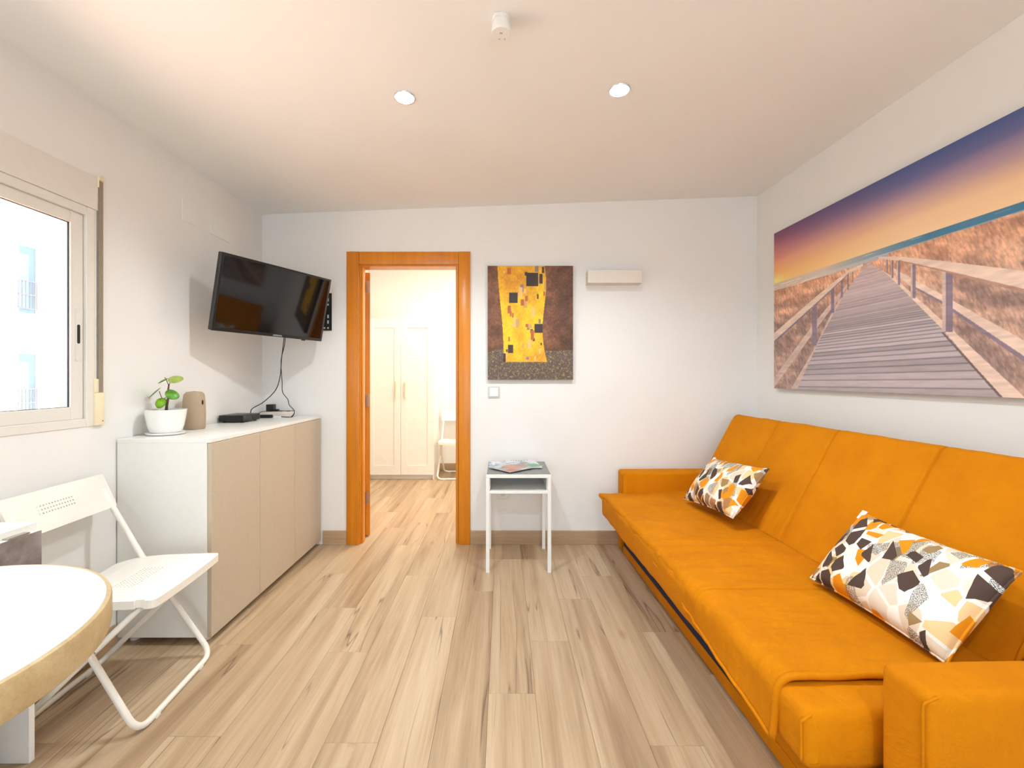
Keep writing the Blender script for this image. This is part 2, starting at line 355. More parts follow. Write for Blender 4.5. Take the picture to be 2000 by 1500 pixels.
# floor slab and its oak boards, strip by strip
fl = struct(box('floor', 'dark', (-1.89, 2.2, YR-.1, 5.81, -.12, -.009)))
PW = .1785; PL = 1.24
joints = {-10: .9, -9: 2.7, -8: 2.315, -7: 2.0, -6: 1.489, -5: 2.32, -4: 1.946, -3: 1.463, -2: 2.233, -1: 2.50, 0: 1.691, 1: 2.025, 2: 2.41, 3: 1.451, 4: 2.1, 5: 1.8, 6: 2.6, 7: 1.6}
def plank_mesh(wd, ln):
    bm = bmesh.new(); add_box(bm, 0, wd, 0, ln, -.009, 0)
    es = [e for e in bm.edges if all(v.co.z > -.001 for v in e.verts)]
    bmesh.ops.bevel(bm, geom=es, offset=.0007, segments=1, affect='EDGES'); return bm_mesh('plank', bm)
full = plank_mesh(PW-.0006, PL-.0006); full.materials.append(M['oak'])
GX = -.054
for k in range(-13, 12):
    x0 = GX+k*PW; x1 = x0+PW
    if x1 < -2.3 or x0 > 2.05: continue
    j = joints.get(k, random.uniform(0, PL)); y = j-PL*8
    while y+PL < YR: y += PL
    while y < 5.71:
        a = max(y, YR); b = min(y+PL, 5.71)
        # main room narrower than bedroom strip: keep boards inside the walls
        lo, hi = max(x0, XL if a < YB else -1.741), min(x1, 1.9 if a < YB else 1.2)
        if b > a+.03 and hi > lo+.02:
            if a == y and b == y+PL and lo == x0 and hi == x1: me = full
            else: me = plank_mesh(hi-lo-.0006, b-a-.0006)
            o = link('plank', me, 'oak', fl); o.location = (lo, a, 0)
        y += PL
# skirting boards
struct(box('baseboard_back', 'skirt', [(-1.30, -1.128, YB-.012, YB, 0, .1), (-.238, xr(YB), YB-.012, YB, 0, .1)], bev=.002))
struct(box('baseboard_bedroom', 'skirt', (-1.741, 1.2, 5.698, 5.71, 0, .1), bev=.002))
struct(box('baseboard_left', 'skirt', (XL, XL+.012, YR, 1.985, 0, .1), bev=.002))
struct(prism('baseboard_right', 'skirt', [(xr(YR)-.012, YR), (xr(YR), YR), (xr(YB-.012), YB-.012), (xr(YB-.012)-.012, YB-.012)], 0, .1))

# door_1: orange casing, jambs, leaf swung into the bedroom
d1 = sempty('door_1', (-.69, YB, 0))
def L(x0, x1, y0, y1, z0, z1, ox=-.69, oy=YB): return (x0-ox, x1-ox, y0-oy, y1-oy, z0, z1)
box('door_casing', 'doorwood', L(-1.127, -1.037, YB-.016, YB, 0, 2.114), d1, bev=.004, seg=2)
box('door_casing', 'doorwood', L(-.319, -.234, YB-.016, YB, 0, 2.114), d1, bev=.004, seg=2)
box('door_head_casing', 'doorwood', L(-1.0365, -.3195, YB-.014, YB, 2.021, 2.113), d1, bev=.003, seg=2)
box('door_jamb', 'doorwood', [L(-1.055, -1.030, YB, YB+.11, 0, 2.03), L(-1.030, -1.018, YB+.02, YB+.07, 0, 2.01)], d1, bev=.001)
box('door_jamb', 'doorwood', [L(-.333, -.322, YB, YB+.11, 0, 2.03), L(-.342, -.333, YB+.02, YB+.07, 0, 2.01)], d1, bev=.001)
box('door_head_jamb', 'doorwood', [L(-1.03, -.333, YB, YB+.11, 2.01, 2.03)], d1, bev=.001)
box('rear_casing', 'doorwood', [L(-1.12, -1.04, YB+.1, YB+.114, 0, 2.11), L(-.325, -.24, YB+.1, YB+.114, 0, 2.11), L(-1.04, -.325, YB+.1, YB+.114, 2.03, 2.11)], d1, bev=.002)
# leaf local: hinge edge at origin, width along +x; rotated beyond square
bm = bmesh.new(); add_box(bm, .004, .72, -.035, 0, .012, 2.0, .002)
leaf = link('door_leaf', bm_mesh('door_leaf', bm), 'doorwood', d1); leaf.location = (-1.036+.69, .138, 0); leaf.rotation_euler = (0, 0, math.radians(118))
for hz in (.305, 1.035, 1.885-.0):
    b = box('hinge', 'steel', L(-1.031, -1.001, YB+.113, YB+.117, hz-.045, hz+.045), d1, bev=.001)
    kn = lathe('hinge_barrel', 'steel', [(.0055, -.045), (.0055, .045)], b, n=10, loc=(-1.031+.69, .122, hz))

# window_1: sliding white aluminium window in the left wall
w1 = sempty('window_1', (XL, 1.15, 1.0))
def W(x0, x1, y0, y1, z0, z1): return (x0-XL, x1-XL, y0-1.15, y1-1.15, z0-1.0, z1-1.0)
box('shutter_box', 'alu', W(XL-.14, XL+.006, WY0, 1.901, 1.921, 2.06), w1, bev=.002)
box('window_frame', 'alu', [W(XL-.1, XL+.004, 1.848, 1.885, 1.0, 1.92), W(XL-.1, XL+.004, WY0, .47, 1.0, 1.92), W(XL-.1, XL+.004, .47, 1.848, 1.0, 1.035), W(XL-.1, XL+.004, .47, 1.848, 1.884, 1.92)], w1, bev=.002)
box('wall_cover_strip', 'alu', W(XL, XL+.003, 1.885, 1.893, 1.0, 1.92), w1)
box('shutter_rail', 'alu', [W(-1.93, -1.865, 1.86, 1.885, 1.0, 1.95), W(-1.93, -1.865, WY0, .45, 1.0, 1.95)], w1)
box('outer_sill', 'white', W(-2.0, -1.85, WY0, WY1, .985, 1.0), w1)
def sash(y0, y1, x, lab):
    s = box('sash', 'alu', [W(x-.03, x, y0, y0+.054, 1.035, 1.884), W(x-.03, x, y1-.054, y1, 1.035, 1.884), W(x-.03, x, y0+.054, y1-.054, 1.035, 1.086), W(x-.03, x, y0+.054, y1-.054, 1.836, 1.884)], w1, bev=.002)
    box('pane', 'glass', W(x-.018, x-.014, y0+.054, y1-.054, 1.086, 1.836), s)
    box('gasket', 'dark', [W(x-.012, x-.006, y1-.0565, y1-.054, 1.086, 1.836), W(x-.012, x-.006, y0+.054, y1-.054, 1.8335, 1.836), W(x-.012, x-.006, y0+.054, y1-.054, 1.086, 1.088)], s)
    return s
s1 = sash(1.13, 1.846, XL-.008, 'right'); s2 = sash(.472, 1.18, XL-.05, 'left')
# finger pull
bm = bmesh.new(); pts = []
def capsule(cy, cz, r, h, n=8):
    return [(cy+r*math.cos(t), cz+h+r*math.sin(t)) for t in [PI*i/n for i in range(n+1)]]+[(cy+r*math.cos(t), cz-h+r*math.sin(t)) for t in [PI+PI*i/n for i in range(n+1)]]
def capsule_obj(name, mat, x0, x1, r, h, par):
    P = capsule(1.822-1.15, 1.385-1.0, r, h); n = len(P); V = [(x0, a, b) for a, b in P]+[(x1, a, b) for a, b in P]
    F = [tuple(range(n))[::-1], tuple(range(n, 2*n))]+[(i, (i+1) % n, n+(i+1) % n, n+i) for i in range(n)]
    return link(name, mesh(name, V, F), mat, par)
capsule_obj('finger_pull', 'alu', -.010, -.004, .011, .10, s1); capsule_obj('pull_recess', 'dark', -.0045, -.0035, .0065, .033, s1)
# strap with its guide and coiler
sp = thing('shutter_strap', 'grey-brown roller shutter strap with cream coiler hanging beside the window', 'strap', (XL, 1.909, 1.0))
box('webbing', 'strap', (.006, .009, -.011, .011, .14, 1.05), sp)
box('strap_guide', 'cream', [(0, .014, -.013, .013, 1.052, 1.072), (0, .014, -.015, -.011, 1.02, 1.06)], sp, bev=.002)
box('coiler_box', 'cream', (0, .016, -.031, .012, 0.002, .142), sp, bev=.003, seg=2)
box('coiler_housing', 'cream', (0, .012, -.031, -.012, .142, .20), sp, bev=.002)
lathe('screw', 'dark', [(.0022, 0), (.0022, .001)], sp, n=8, loc=(.0, .0, 0)); bpy.data.objects['screw'].matrix_local = Matrix.Translation((.0163, 0, .02)) @ Matrix.Rotation(PI/2, 4, 'Y')

# balcony door behind the camera
w2 = sempty('window_2', (.1, YR, 0))
box('window_frame', 'alu', [(-1.2, -1.14, -.08, -.02, 0, 2.2), (1.14, 1.2, -.08, -.02, 0, 2.2), (-.03, .03, -.08, -.02, 0, 2.2), (-1.14, 1.14, -.08, -.02, 2.14, 2.2), (-1.14, 1.14, -.08, -.02, 0, .06)], w2)
box('pane', 'glass', (-1.14, -.03, -.052, -.048, .06, 2.14), w2); box('pane', 'glass', (.03, 1.14, -.052, -.048, .06, 2.14), w2)

# flush cover plates
for (x0, x1, z0, z1) in ((-.157, 0.004, 2.193, 2.318),):
    tag(box('cover_plate', 'wall', (x0, x1, YB-.003, YB, z0, z1), bev=.001), 'white square junction cover on the back wall above the door corner', 'cover plate')
tag(box('cover_plate', 'white', (XL, XL+.006, 2.40, 2.514, 2.062, 2.185), bev=.001), 'small white square cover high on the left wall, nearer the window', 'cover plate')
tag(box('cover_plate', 'white', (XL, XL+.006, 2.628, 2.815, 2.062, 2.185), bev=.001), 'wider white cover high on the left wall, above the television', 'cover plate')

# ------------------------------------------------------------------ outside: street and building opposite
struct(box('ground', 'street', (-30, -2.2, -12, 40, -4.2, -4)))
struct(box('ground_terrace', 'terracotta', (-4.2, -1.95, -6, 9, .45, .6)))
ab = thing('apartment_building', 'sunlit white building across the street with tall windows and iron railings', 'building', (-14, 10, -4))
box('wall', 'facade', (-4, 0, -20, 25, 0, 16), ab)
for fz in (3.95, 7.1, 10.2):
    for wy in (-9, -6, -3.2, -.2, 2.75, 3.55, 6, 9):
        wd = .3 if wy in (3.55,) else .5
        f = box('window', 'white', [(0, .06, wy-.06, wy, fz, fz+1.95), (0, .06, wy+wd, wy+wd+.06, fz, fz+1.95), (0, .06, wy-.06, wy+wd+.06, fz+1.95, fz+2.02)], ab)
        box('pane', 'bluewin', (0, .02, wy, wy+wd, fz, fz+1.95), f)
        r = [(.15, .17, wy-.1, wy+wd+.1, fz+z, fz+z+.03) for z in (.1, .5, .9)]+[(.15, .165, wy-.1+i*.1, wy-.085+i*.1, fz+.1, fz+.9) for i in range(int((wd+.2)/.1))]
        box('railing', 'iron', r, f)
    box('string_course', 'facade', (0, .08, -20, 25, fz-.75, fz-.6), ab)

# ------------------------------------------------------------------ sofa bed
sofa = thing('sofa_bed', 'orange cloth click-clack sofa bed with low arms along the right wall', 'sofa', (.818, 3.017, 0), math.atan(.0231))
def noise2(x, y, seed=0):
    rs = np.random.RandomState(seed); g = rs.rand(64, 64)
    xi = np.floor(x).astype(int); yi = np.floor(y).astype(int); fx = x-xi; fy = y-yi; fx = fx*fx*(3-2*fx); fy = fy*fy*(3-2*fy)
    a = g[xi % 64, yi % 64]; b = g[(xi+1) % 64, yi % 64]; c = g[xi % 64, (yi+1) % 64]; d = g[(xi+1) % 64, (yi+1) % 64]
    return (a*(1-fx)+b*fx)*(1-fy)+(c*(1-fx)+d*fx)*fy
def fbm(x, y, seed=0, o=4):
    s = 0; a = .5; f = 1
    for i in range(o): s = s+a*noise2(x*f, y*f, seed+i); a *= .5; f *= 2
    return s
def resample(P, step, closed):
    P = [np.array(p, float) for p in P]; out = []
    m = len(P) if closed else len(P)-1
    for i in range(m):
        a = P[i]; b = P[(i+1) % len(P)]; n = max(1, int(round(np.linalg.norm(b-a)/step)))
        for k in range(n): out.append(a+(b-a)*k/n)
    if not closed: out.append(P[-1])
    return np.array(out)
def round2(P, r, closed, n=5):
    return [tuple(v)[:2] for v in rounded([(p[0], p[1], 0) for p in P], r, n, closed)]
SE = [-.482, -.917, -1.41, -1.87]
def sweep(name, mat, prof, ys, disp, parent, closed=True, endr=.03):
    """closed/open XZ profile swept along y; disp(x,z,nx,nz,y,arc) -> outward offset"""
    P = np.array(prof); n = len(P); nxt = np.roll(P, -1, 0); prv = np.roll(P, 1, 0)
    if not closed: nxt[-1] = P[-1]; prv[0] = P[0]
    d = nxt-prv; d /= np.linalg.norm(d, axis=1)[:, None]+1e-9; N = np.stack([d[:, 1], -d[:, 0]], 1)
    if closed and np.sum(P[:, 0]*np.roll(P[:, 1], -1)-np.roll(P[:, 0], -1)*P[:, 1]) < 0: N = -N
    arc = np.concatenate([[0], np.cumsum(np.linalg.norm(np.diff(P, axis=0), axis=1))])
    ys = np.array(ys); V = []
    y0, y1 = ys[0], ys[-1]
    for y in ys:
        e = min(abs(y-y0), abs(y-y1)); ins = endr-math.sqrt(max(0, endr**2-(endr-min(e, endr))**2)) if closed else 0
        off = disp(P[:, 0], P[:, 1], y, arc)-ins
        Q = P+N*off[:, None] if np.ndim(off) else P+N*off
        V += [(q[0], y, q[1]) for q in Q]
    F = []; m = len(ys)
    for j in range(m-1):
        for i in range(n if closed else n-1):
            a = j*n+i; b = j*n+(i+1) % n; F.append((a, b, b+n, a+n))
    if closed: F.append(tuple(range(n))); F.append(tuple((m-1)*n+i for i in range(n))[::-1])
    me = mesh(name, V, F, True); bm = bmesh.new(); bm.from_mesh(me); bmesh.ops.recalc_face_normals(bm, faces=bm.faces); bm.to_mesh(me); bm.free()
    return link(name, me, mat, parent)
def groove(y, depth, wid): return -sum(depth*math.exp(-((y-s)/wid)**2) for s in SE)
# frame
def arm(y0, y1):
    a = box('arm', 'orange', (0, .99, y0, y1, .01, .56), sofa, bev=.022, seg=4)
    s = tube('arm_seam', 'orange', rounded([(-.002, y0+.012, .02), (-.002, y0+.012, .535), (.02, y0+.002, .555)], .01), .0028, a, n=6)
    return a
arm(.0, .132); arm(-2.118, -1.998)
box('base_rail', 'orange', (0, .025, -1.99, -.005, .012, .066), sofa, bev=.006, seg=2)
box('base_box', 'navy', [(.025, .93, -1.985, -.01, .03, .262), (.002, .025, -1.44, -.01, .067, .262)], sofa)
box('upper_rail', 'orange', (.001, .025, -1.985, -1.44, .067, .262), sofa, bev=.002)
for x, y in ((.08, -.1), (.08, -1.9), (.85, -.1), (.85, -1.9)): lathe('foot', 'black', [(.025, 0), (.025, .03)], sofa, n=16, loc=(x, y, 0))
# lower mattress
ys = np.linspace(-1.972, -.006, 160)
prof = resample(round2([(-.15, .268), (.50, .268), (.52, .415), (-.15, .415)], .035, True), .02, True)
def dm(x, z, y, arc): return (fbm(x*9+3, np.full_like(x, y*7+40), 5)-.5)*.012
mt = sweep('seat_mattress', 'orange', prof, ys, dm, sofa)
tube('mattress_seam', 'orange', [(-.151, -1.957, .29+i*.012) for i in range(9)]+[(-.13, -1.962, .405)], .003, mt, n=6)
# seat cover: one sheet, back crease -> front -> hanging hem, corrugated at the darts
def hem(y):
    Y = 3.017+y; return float(np.interp(Y, [1.15, 1.19, 1.51, 1.82, 2.35, 2.9, 3.02], [.262, .262, .290, .336, .362, .370, .395]))
ys2 = np.linspace(-1.862, .012, 520)
V = []; nU = 64
fx = np.array([.47, .2, -.05, -.13, -.165, -.182, -.186]); 
for y in ys2:
    h = hem(y); far = max(0, (y+.16)/.17)
    P = round2([(.475, .428), (-.146-.012*far, .43-.02*far), (float(np.interp(y, [-1.86, -1.2, -.1, 0], [-.160, -.142, -.138, -.155])), h+.008)], .05, False, 8); P = resample(P, .001, False)
    idx = np.linspace(0, len(P)-1, nU).astype(int); Q = P[idx].copy()
    u = np.linspace(0, 1, nU)
    # outward normal approx
    d = np.gradient(Q, axis=0); d /= np.linalg.norm(d, axis=1)[:, None]+1e-9; N = np.stack([d[:, 1], -d[:, 0]], 1)
    if N[5, 1] < 0: N = -N
    wr = (fbm(u*5+11, np.full(nU, y*6+30), 21)-.47)*.020*(.35+.65*u)
    wr += (fbm(u*2.2+y*3+50, np.full(nU, y*22+90), 31, 3)-.45)*.012*np.clip((u-.05)*3, 0, 1)*(1 if y < -.9 else .5)
    bul = .010*(1-min(abs(y-s) for s in SE+[0.03])/.24*0)
    g = sum(-.011*np.exp(-((y-(s+.015*np.sin(u*3)))/.0055)**2)*np.clip(1.15-np.clip((u-.72)*4.2, 0, 1.15), 0, 1) for s in SE)
    Q += N*(wr+g+.003)[:, None]
    Q[:, 1] = np.maximum(Q[:, 1], h-.005)
    V += [(q[0], y, q[1]) for q in Q]
F = [(j*nU+i, j*nU+i+1, (j+1)*nU+i+1, (j+1)*nU+i) for j in range(len(ys2)-1) for i in range(nU-1)]
sc_ = link('seat_cover', mesh('seat_cover', V, F, True), 'orange', sofa)
so_ = sc_.modifiers.new('thick', 'SOLIDIFY'); so_.thickness = .006; so_.offset = 1
edge = [Vector(V[i])+Vector((0, 0, .001)) for i in range(0, nU)]
tube('cover_piping', 'orange', edge, .0095, sc_, n=8)
hemline = [Vector(V[j*nU+nU-1]) for j in range(0, len(ys2), 5)]
tube('cover_hem', 'orange', hemline, .006, sc_, n=8)
# backrest
bx0, bz0, bx1, bz1 = .462, .40, .765, .958
prof = resample(round2([(bx0, bz0), (bx1, bz1), (bx1+.105, bz1-.03), (bx0+.12, bz0-.07)], .03, True, 6), .012, True)
def db(x, z, y, arc):
    h = (z-.4)/.55
    w = (fbm(x*0+z*5+7, np.full_like(x, y*9+20), 41)-.5)*.010
    fold = (fbm(z*2.0+3, np.full_like(x, y*34+y*0+10)+z*3, 51, 2)-.4)*.006*np.clip(1.1-h, 0, 1)
    return w+fold+.003+groove_slanted(y, z)
def groove_slanted(y, z): return sum(-.011*np.exp(-((y-s)/.0055)**2) for s in SE)
bk = sweep('backrest', 'orange', prof, np.linspace(-1.985, -.008, 540), db, sofa, endr=.025)
# pleats bunched at the near end of the backrest
for i in range(6):
    y = -1.945+i*.017; tube('cloth_pleat', 'orange', [(bx0+.02+k*.03, y-k*.002, bz0+.03+k*.055) for k in range(5)], [.004, .009, .010, .008, .003], bk, n=8)

# cushions
def cushion_mesh(w, h, t, seed):
    nu, nv = 44, 30; V = []; F = []
    for side in (1, -1):
        for j in range(nv+1):
            for i in range(nu+1):
                u = -1+2*i/nu; v = -1+2*j/nv
                x = u*w/2*(1-.05*(1-v*v)*abs(u)**2); y = v*h/2*(1-.07*(1-u*u)*abs(v)**2)
                z = side*t*((1-u**4)*(1-v**4))**.5*(1-.25*abs(u*v))
                n = float(fbm(np.array([u*3+seed]), np.array([v*3+10.0+side]), seed)[0])-.5
                z += n*.018*(1-u**4)*(1-v**4)
                V.append((x, y, z))
    o = (nu+1)*(nv+1)
    for j in range(nv):
        for i in range(nu):
            a = j*(nu+1)+i; F.append((a, a+1, a+nu+2, a+nu+1)); F.append((o+a+nu+1, o+a+nu+2, o+a+1, o+a))
    return V, F, nu, nv
def make_cushion(label, center, roll, mat, seed, lean=38, yaw=0):
    # local x along the sofa (towards the room's far end), y up the backrest, z out of the backrest
    c = thing('cushion', label, 'cushion', center, group='patterned cushions on the orange sofa')
    V, F, nu, nv = cushion_mesh(.50, .315, .062, seed)
    a = math.radians(lean)
    X = Vector((0.02, -1, 0)).normalized(); Yv = Vector((math.sin(a), 0, math.cos(a))); Yv = (Yv-X*Yv.dot(X)).normalized(); Z = X.cross(Yv)
    R = Matrix((X, Yv, Z)).transposed() @ Matrix.Rotation(roll, 3, 'Z')
    c.rotation_euler = (Matrix.Rotation(yaw, 3, 'Z') @ R).to_euler()
    bm = bmesh.new(); me0 = mesh('cushion_cover', V, F, True); bm.from_mesh(me0); bmesh.ops.remove_doubles(bm, verts=bm.verts, dist=.0006)
    cov = link('cushion_cover', bm_mesh('cushion_cover', bm, True), mat, c)
    ring = [V[i] for i in range(nu+1)]+[V[j*(nu+1)+nu] for j in range(1, nv+1)]+[V[nv*(nu+1)+i] for i in range(nu-1, -1, -1)]+[V[j*(nu+1)] for j in range(nv-1, 0, -1)]
    tube('cushion_seam', mat, ring, .0035, c, n=6, closed=True)
    lab = box('care_label', 'tag', (-.262, -.240, .130, .168, -.003, .001), c, bev=.0008); lab.rotation_euler = (0, 0, .0)
    return c
make_cushion('small-print patterned cushion leaning at the far end of the sofa', (1.235, 2.49, .600), .10, 'cushionA', 3, lean=40)
make_cushion('patterned cushion leaning beside the near arm of the sofa', (1.262, 1.415, .575), .0, 'cushionB', 8, lean=40)

# ------------------------------------------------------------------ cabinet
cab = thing('cabinet', 'white storage cabinet with three flat beige doors against the left wall', 'cabinet', (-1.522, 2.593, 0))
def K(x0, x1, y0, y1, z0, z1): return (x0+1.522, x1+1.522, y0-2.593, y1-2.593, z0, z1)
box('body', 'white', [K(-1.735, -1.331, 1.993, 2.011, .036, .912), K(-1.735, -1.331, 3.175, 3.193, .036, .912), K(-1.735, -1.331, 2.011, 3.175, .036, .055), K(-1.735, -1.725, 2.011, 3.175, .055, .912)], cab)
box('cabinet_top', 'white', K(-1.735, -1.313, 1.991, 3.195, .912, .930), cab, bev=.001)
for i in range(3):
    y0 = 1.993+i*.4+.0015; box('door', 'linen', K(-1.330, -1.311, y0, y0+.397, .036, .910), cab, bev=.001)
for x in (-1.70, -1.37):
    for y in (2.05, 3.14): lathe('foot', 'white', [(.02, 0), (.024, .036)], cab, n=16, loc=(x+1.522, y-2.593, 0))

# plant
pl = thing('potted_plant', 'small round-leaved plant in a white ceramic pot on the cabinet', 'plant', (-1.638, 2.155, .93))
lathe('saucer', 'pot', [(.060, 0), (.078, .003), (.084, .012), (.080, .013), (.074, .007), (0.0, .006)], pl, n=40)
lathe('pot', 'pot', [(.0, .008), (.050, .008), (.062, .014), (.070, .04), (.078, .085), (.083, .122), (.078, .122), (.072, .085), (.064, .06)], pl, n=48, sq=.12)
lathe('soil', 'soil', [(.0755, .112), (.05, .115), (.02, .117), (0, .117)], pl, n=32)
def P2(px, py, dy=0): s = 865/(2.155+dy); return Vector(((px-982)/s+1.638, dy, CAMZ-(py-737)/s-.93))
tube('stem', 'stem', [P2(325, 801), P2(326, 790), P2(328.5, 777), P2(328, 765), P2(330, 750)], [.0065, .006, .005, .0042, .003], pl, n=8)
def leaf(name, c, r, nrm, mat, long=1.0, axis=(1, 0, 0), cup=.25):
    nrm = Vector(nrm).normalized(); ax = Vector(axis); ax = (ax-nrm*ax.dot(nrm)).normalized(); ay = nrm.cross(ax); V = [c]; F = []; R = 5; n = 20
    for j in range(1, R+1):
        for k in range(n):
            t = 2*PI*k/n; q = j/R; rr = r*q*(1+.03*math.sin(3*t)); V.append(c+ax*math.cos(t)*rr*long+ay*math.sin(t)*rr-nrm*(q*q*r*cup))
    for k in range(n): F.append((0, 1+k, 1+(k+1) % n))
    for j in range(R-1):
        for k in range(n): a = 1+j*n; F.append((a+k, a+n+k, a+n+(k+1) % n, a+(k+1) % n))
    o = link(name, mesh(name, V, F, True), mat, pl); m = o.modifiers.new('t', 'SOLIDIFY'); m.thickness = .001; return o
leaf('leaf', P2(342, 738.5, -.01), .029, (.15, -.55, .75), 'leaf2', 1.12, (1, 0, -.1))
leaf('leaf', P2(317, 742, .0), .023, (-.45, -.25, .8), 'leaf', 1.05, (1, 0, .5))
leaf('leaf', P2(336.5, 769, -.01), .026, (.5, -.55, .55), 'leaf', 1.25, (1, 0, -.7), .3)
leaf('leaf', P2(300, 767, .0), .032, (-.55, -.35, .6), 'leaf', 1.1, (1, 0, .9), .1)
leaf('leaf', P2(311.5, 786, -.02), .027, (.0, -.95, .35), 'leaf3', 1.0, (1, 0, 0), .3)
for a in ([P2(330, 752), P2(334, 744), P2(333, 738)], [P2(329, 752), P2(326, 744), P2(322, 737)], [P2(328, 768), P2(333, 765)], [P2(327, 774), P2(319, 780), P2(314, 779)], [P2(316, 777), P2(313, 770), P2(311, 764)]):
    tube('leaf_stalk', 'stem', a, .0016, pl, n=6)

# taupe dispenser
ds = thing('air_freshener', 'taupe plastic air freshener standing beside the plant pot', 'air freshener', (-1.655, 2.375, .93), math.radians(12))
lathe('body', 'beige', [(.0, 0), (.046, 0), (.050, .006), (.051, .08), (.049, .15), (.045, .186), (.034, .199), (.0, .204)], ds, n=40, sq=.3)
bm = bmesh.new(); bmesh.ops.create_uvsphere(bm, u_segments=16, v_segments=8, radius=1)
for v in bm.verts: v.co = Vector((.046+v.co.x*.005, -.016+v.co.y*.008, .143+v.co.z*.014))
link('nozzle_opening', bm_mesh('nozzle_opening', bm, True), 'dark', ds)
lathe('base_ring', 'ink', [(.047, 0), (.0475, .003)], ds, n=40)

# set-top box
sb = thing('set_top_box', 'flat black set-top box on the cabinet under the television', 'set-top box', (-1.652, 2.785, .93))
bm = bmesh.new(); add_box(bm, -.076, .076, -.095, .095, .006, .046, .006, 2); link('housing', bm_mesh('housing', bm, True, math.radians(40)), 'black', sb)
for x in (-.055, .055):
    for y in (-.07, .07): lathe('foot', 'blackmat', [(.009, 0), (.009, .007)], sb, n=12, loc=(x, y, 0))
box('port_panel', 'blackmat', (.0755, .077, .0, .08, .012, .04), sb)
# power strip, charger, plug, remote
ps = thing('power_strip', 'white power strip lying along the back wall on the cabinet', 'power strip', (-1.60, 3.14, .93))
box('housing', 'sconce', (-.115, .125, -.024, .024, 0, .036), ps, bev=.005, seg=2)
for i in range(4): lathe('socket', 'ink', [(.014, .0355), (.014, .0368)], ps, n=20, loc=(-.085+i*.055, 0, 0))
ch = tag(box('charger_plug', 'black', (-1.668, -1.618, 3.117, 3.163, .966, 1.016), bev=.004, seg=2), 'black cube charger plugged into the white power strip', 'charger')
tag(box('charger_plug', 'black', (-1.612, -1.590, 3.125, 3.155, .966, .982), bev=.003), 'tiny black plug beside the cube charger on the power strip', 'plug')
tag(box('remote_control', 'black', (-1.66, -1.575, 3.005, 3.04, .93, .952), bev=.006, seg=2), 'black remote lying between set-top box and power strip', 'remote control')
tag(box('cable_connector', 'white', (-1.57, -1.52, 3.03, 3.045, .93, .942), bev=.003), 'small white cable connector in front of the power strip', 'connector')
def PX(px, py, Y): s = 865/Y; return Vector(((px-982)/s, Y, CAMZ-(py-737)/s))
def smooth_path(P, n=8):
    P = [Vector(p) for p in P]; out = []
    for i in range(len(P)-1):
        a = P[max(i-1, 0)]; b = P[i]; c = P[i+1]; d = P[min(i+2, len(P)-1)]
        for k in range(n):
            t = k/n; out.append(.5*((2*b)+(c-a)*t+(2*a-5*b+4*c-d)*t*t+(3*b-a-3*c+d)*t**3))
    out.append(P[-1]); return out
tag(tube('cable', 'black', smooth_path([PX(557, 640, 2.96), PX(554, 668, 2.95), PX(550, 700, 2.95), PX(547, 735, 2.95), PX(538, 762, 2.94), PX(515, 785, 2.92), PX(492, 799, 2.90), (-1.64, 2.885, .958)]), .0028, n=8), 'black cable curving from the television down to the set-top box', 'cable')
tag(tube('cable', 'black', smooth_path([PX(558, 640, 2.965), PX(556, 672, 2.96), PX(549, 705, 2.96), PX(551, 745, 2.97), PX(552, 766, 3.0), PX(562, 780, 3.02), PX(565, 791, 3.03), PX(575, 803, 3.05), (-1.455, 3.06, .935), (-1.48, 3.045, .933), (-1.52, 3.04, .936)]), .0025, n=8), 'black cable hanging down to the right end of the power strip', 'cable')
tag(tube('cable', 'black', smooth_path([(-1.592, 3.13, .972), (-1.55, 3.16, .968), (-1.49, 3.155, .967), (-1.472, 3.12, .95), (-1.47, 3.08, .934)]), .0022, n=6), 'thin black lead lying over the power strip', 'cable')
tag(tube('cable', 'black', smooth_path([(-1.643, 3.116, .972), (-1.68, 3.07, .965), (-1.66, 2.98, .945), (-1.62, 2.882, .955)]), .0022, n=6), 'short black lead from the charger to the set-top box', 'cable')

# television
TC = Vector((-1.3758, 2.7046, 1.6665)); az, ti, ro = 1.0940, .21743, -.01154
R_ = Vector((math.cos(az), math.sin(az), 0)); n0 = Vector((math.sin(az), -math.cos(az), 0)); U_ = Vector((0, 0, 1))*math.cos(ti)+n0*math.sin(ti)
R2 = R_*math.cos(ro)+U_*math.sin(ro); U2 = -R_*math.sin(ro)+U_*math.cos(ro); B_ = U2.cross(R2)
TVR = Matrix((R2, B_, U2)).transposed()
tv = thing('television', 'black flat-screen television tilted down in the corner above the cabinet', 'television', TC); tv.rotation_euler = TVR.to_euler()
box('housing', 'black', [(-.3635, .3635, .0, .03, -.2125, .2125), (-.25, .25, .03, .06, -.17, .12)], tv, bev=.003)
box('bezel', 'black', [(-.3635, -.3505, -.006, 0, -.2125, .2125), (.3505, .3635, -.006, 0, -.2125, .2125), (-.3505, .3505, -.006, 0, .2, .2125), (-.3505, .3505, -.006, 0, -.2125, -.194)], tv, bev=.001)
box('screen', 'screen', (-.3505, .3505, -.003, -.0005, -.194, .2), tv)
box('sensor_bump', 'black', (.21, .235, -.006, .006, -.219, -.2125), tv, bev=.001)
text_mesh('logo_lettering', 'SAMSUNG', .0135, 'logo', tv, Matrix.Translation((.03, -.0066, -.2035)) @ Matrix.Rotation(PI/2, 4, 'X'))
br = thing('tv_bracket', 'black perforated swivel bracket holding the television to the back wall', 'bracket', (-1.282, YB, 1.68))
bm = bmesh.new(); xs = [-.045, -.03, .0, .012, .026, .036, .045]; zs = [-.135, -.122, -.11, -.085, -.06, -.045, -.02, .02, .045, .06, .075, .1, .135]
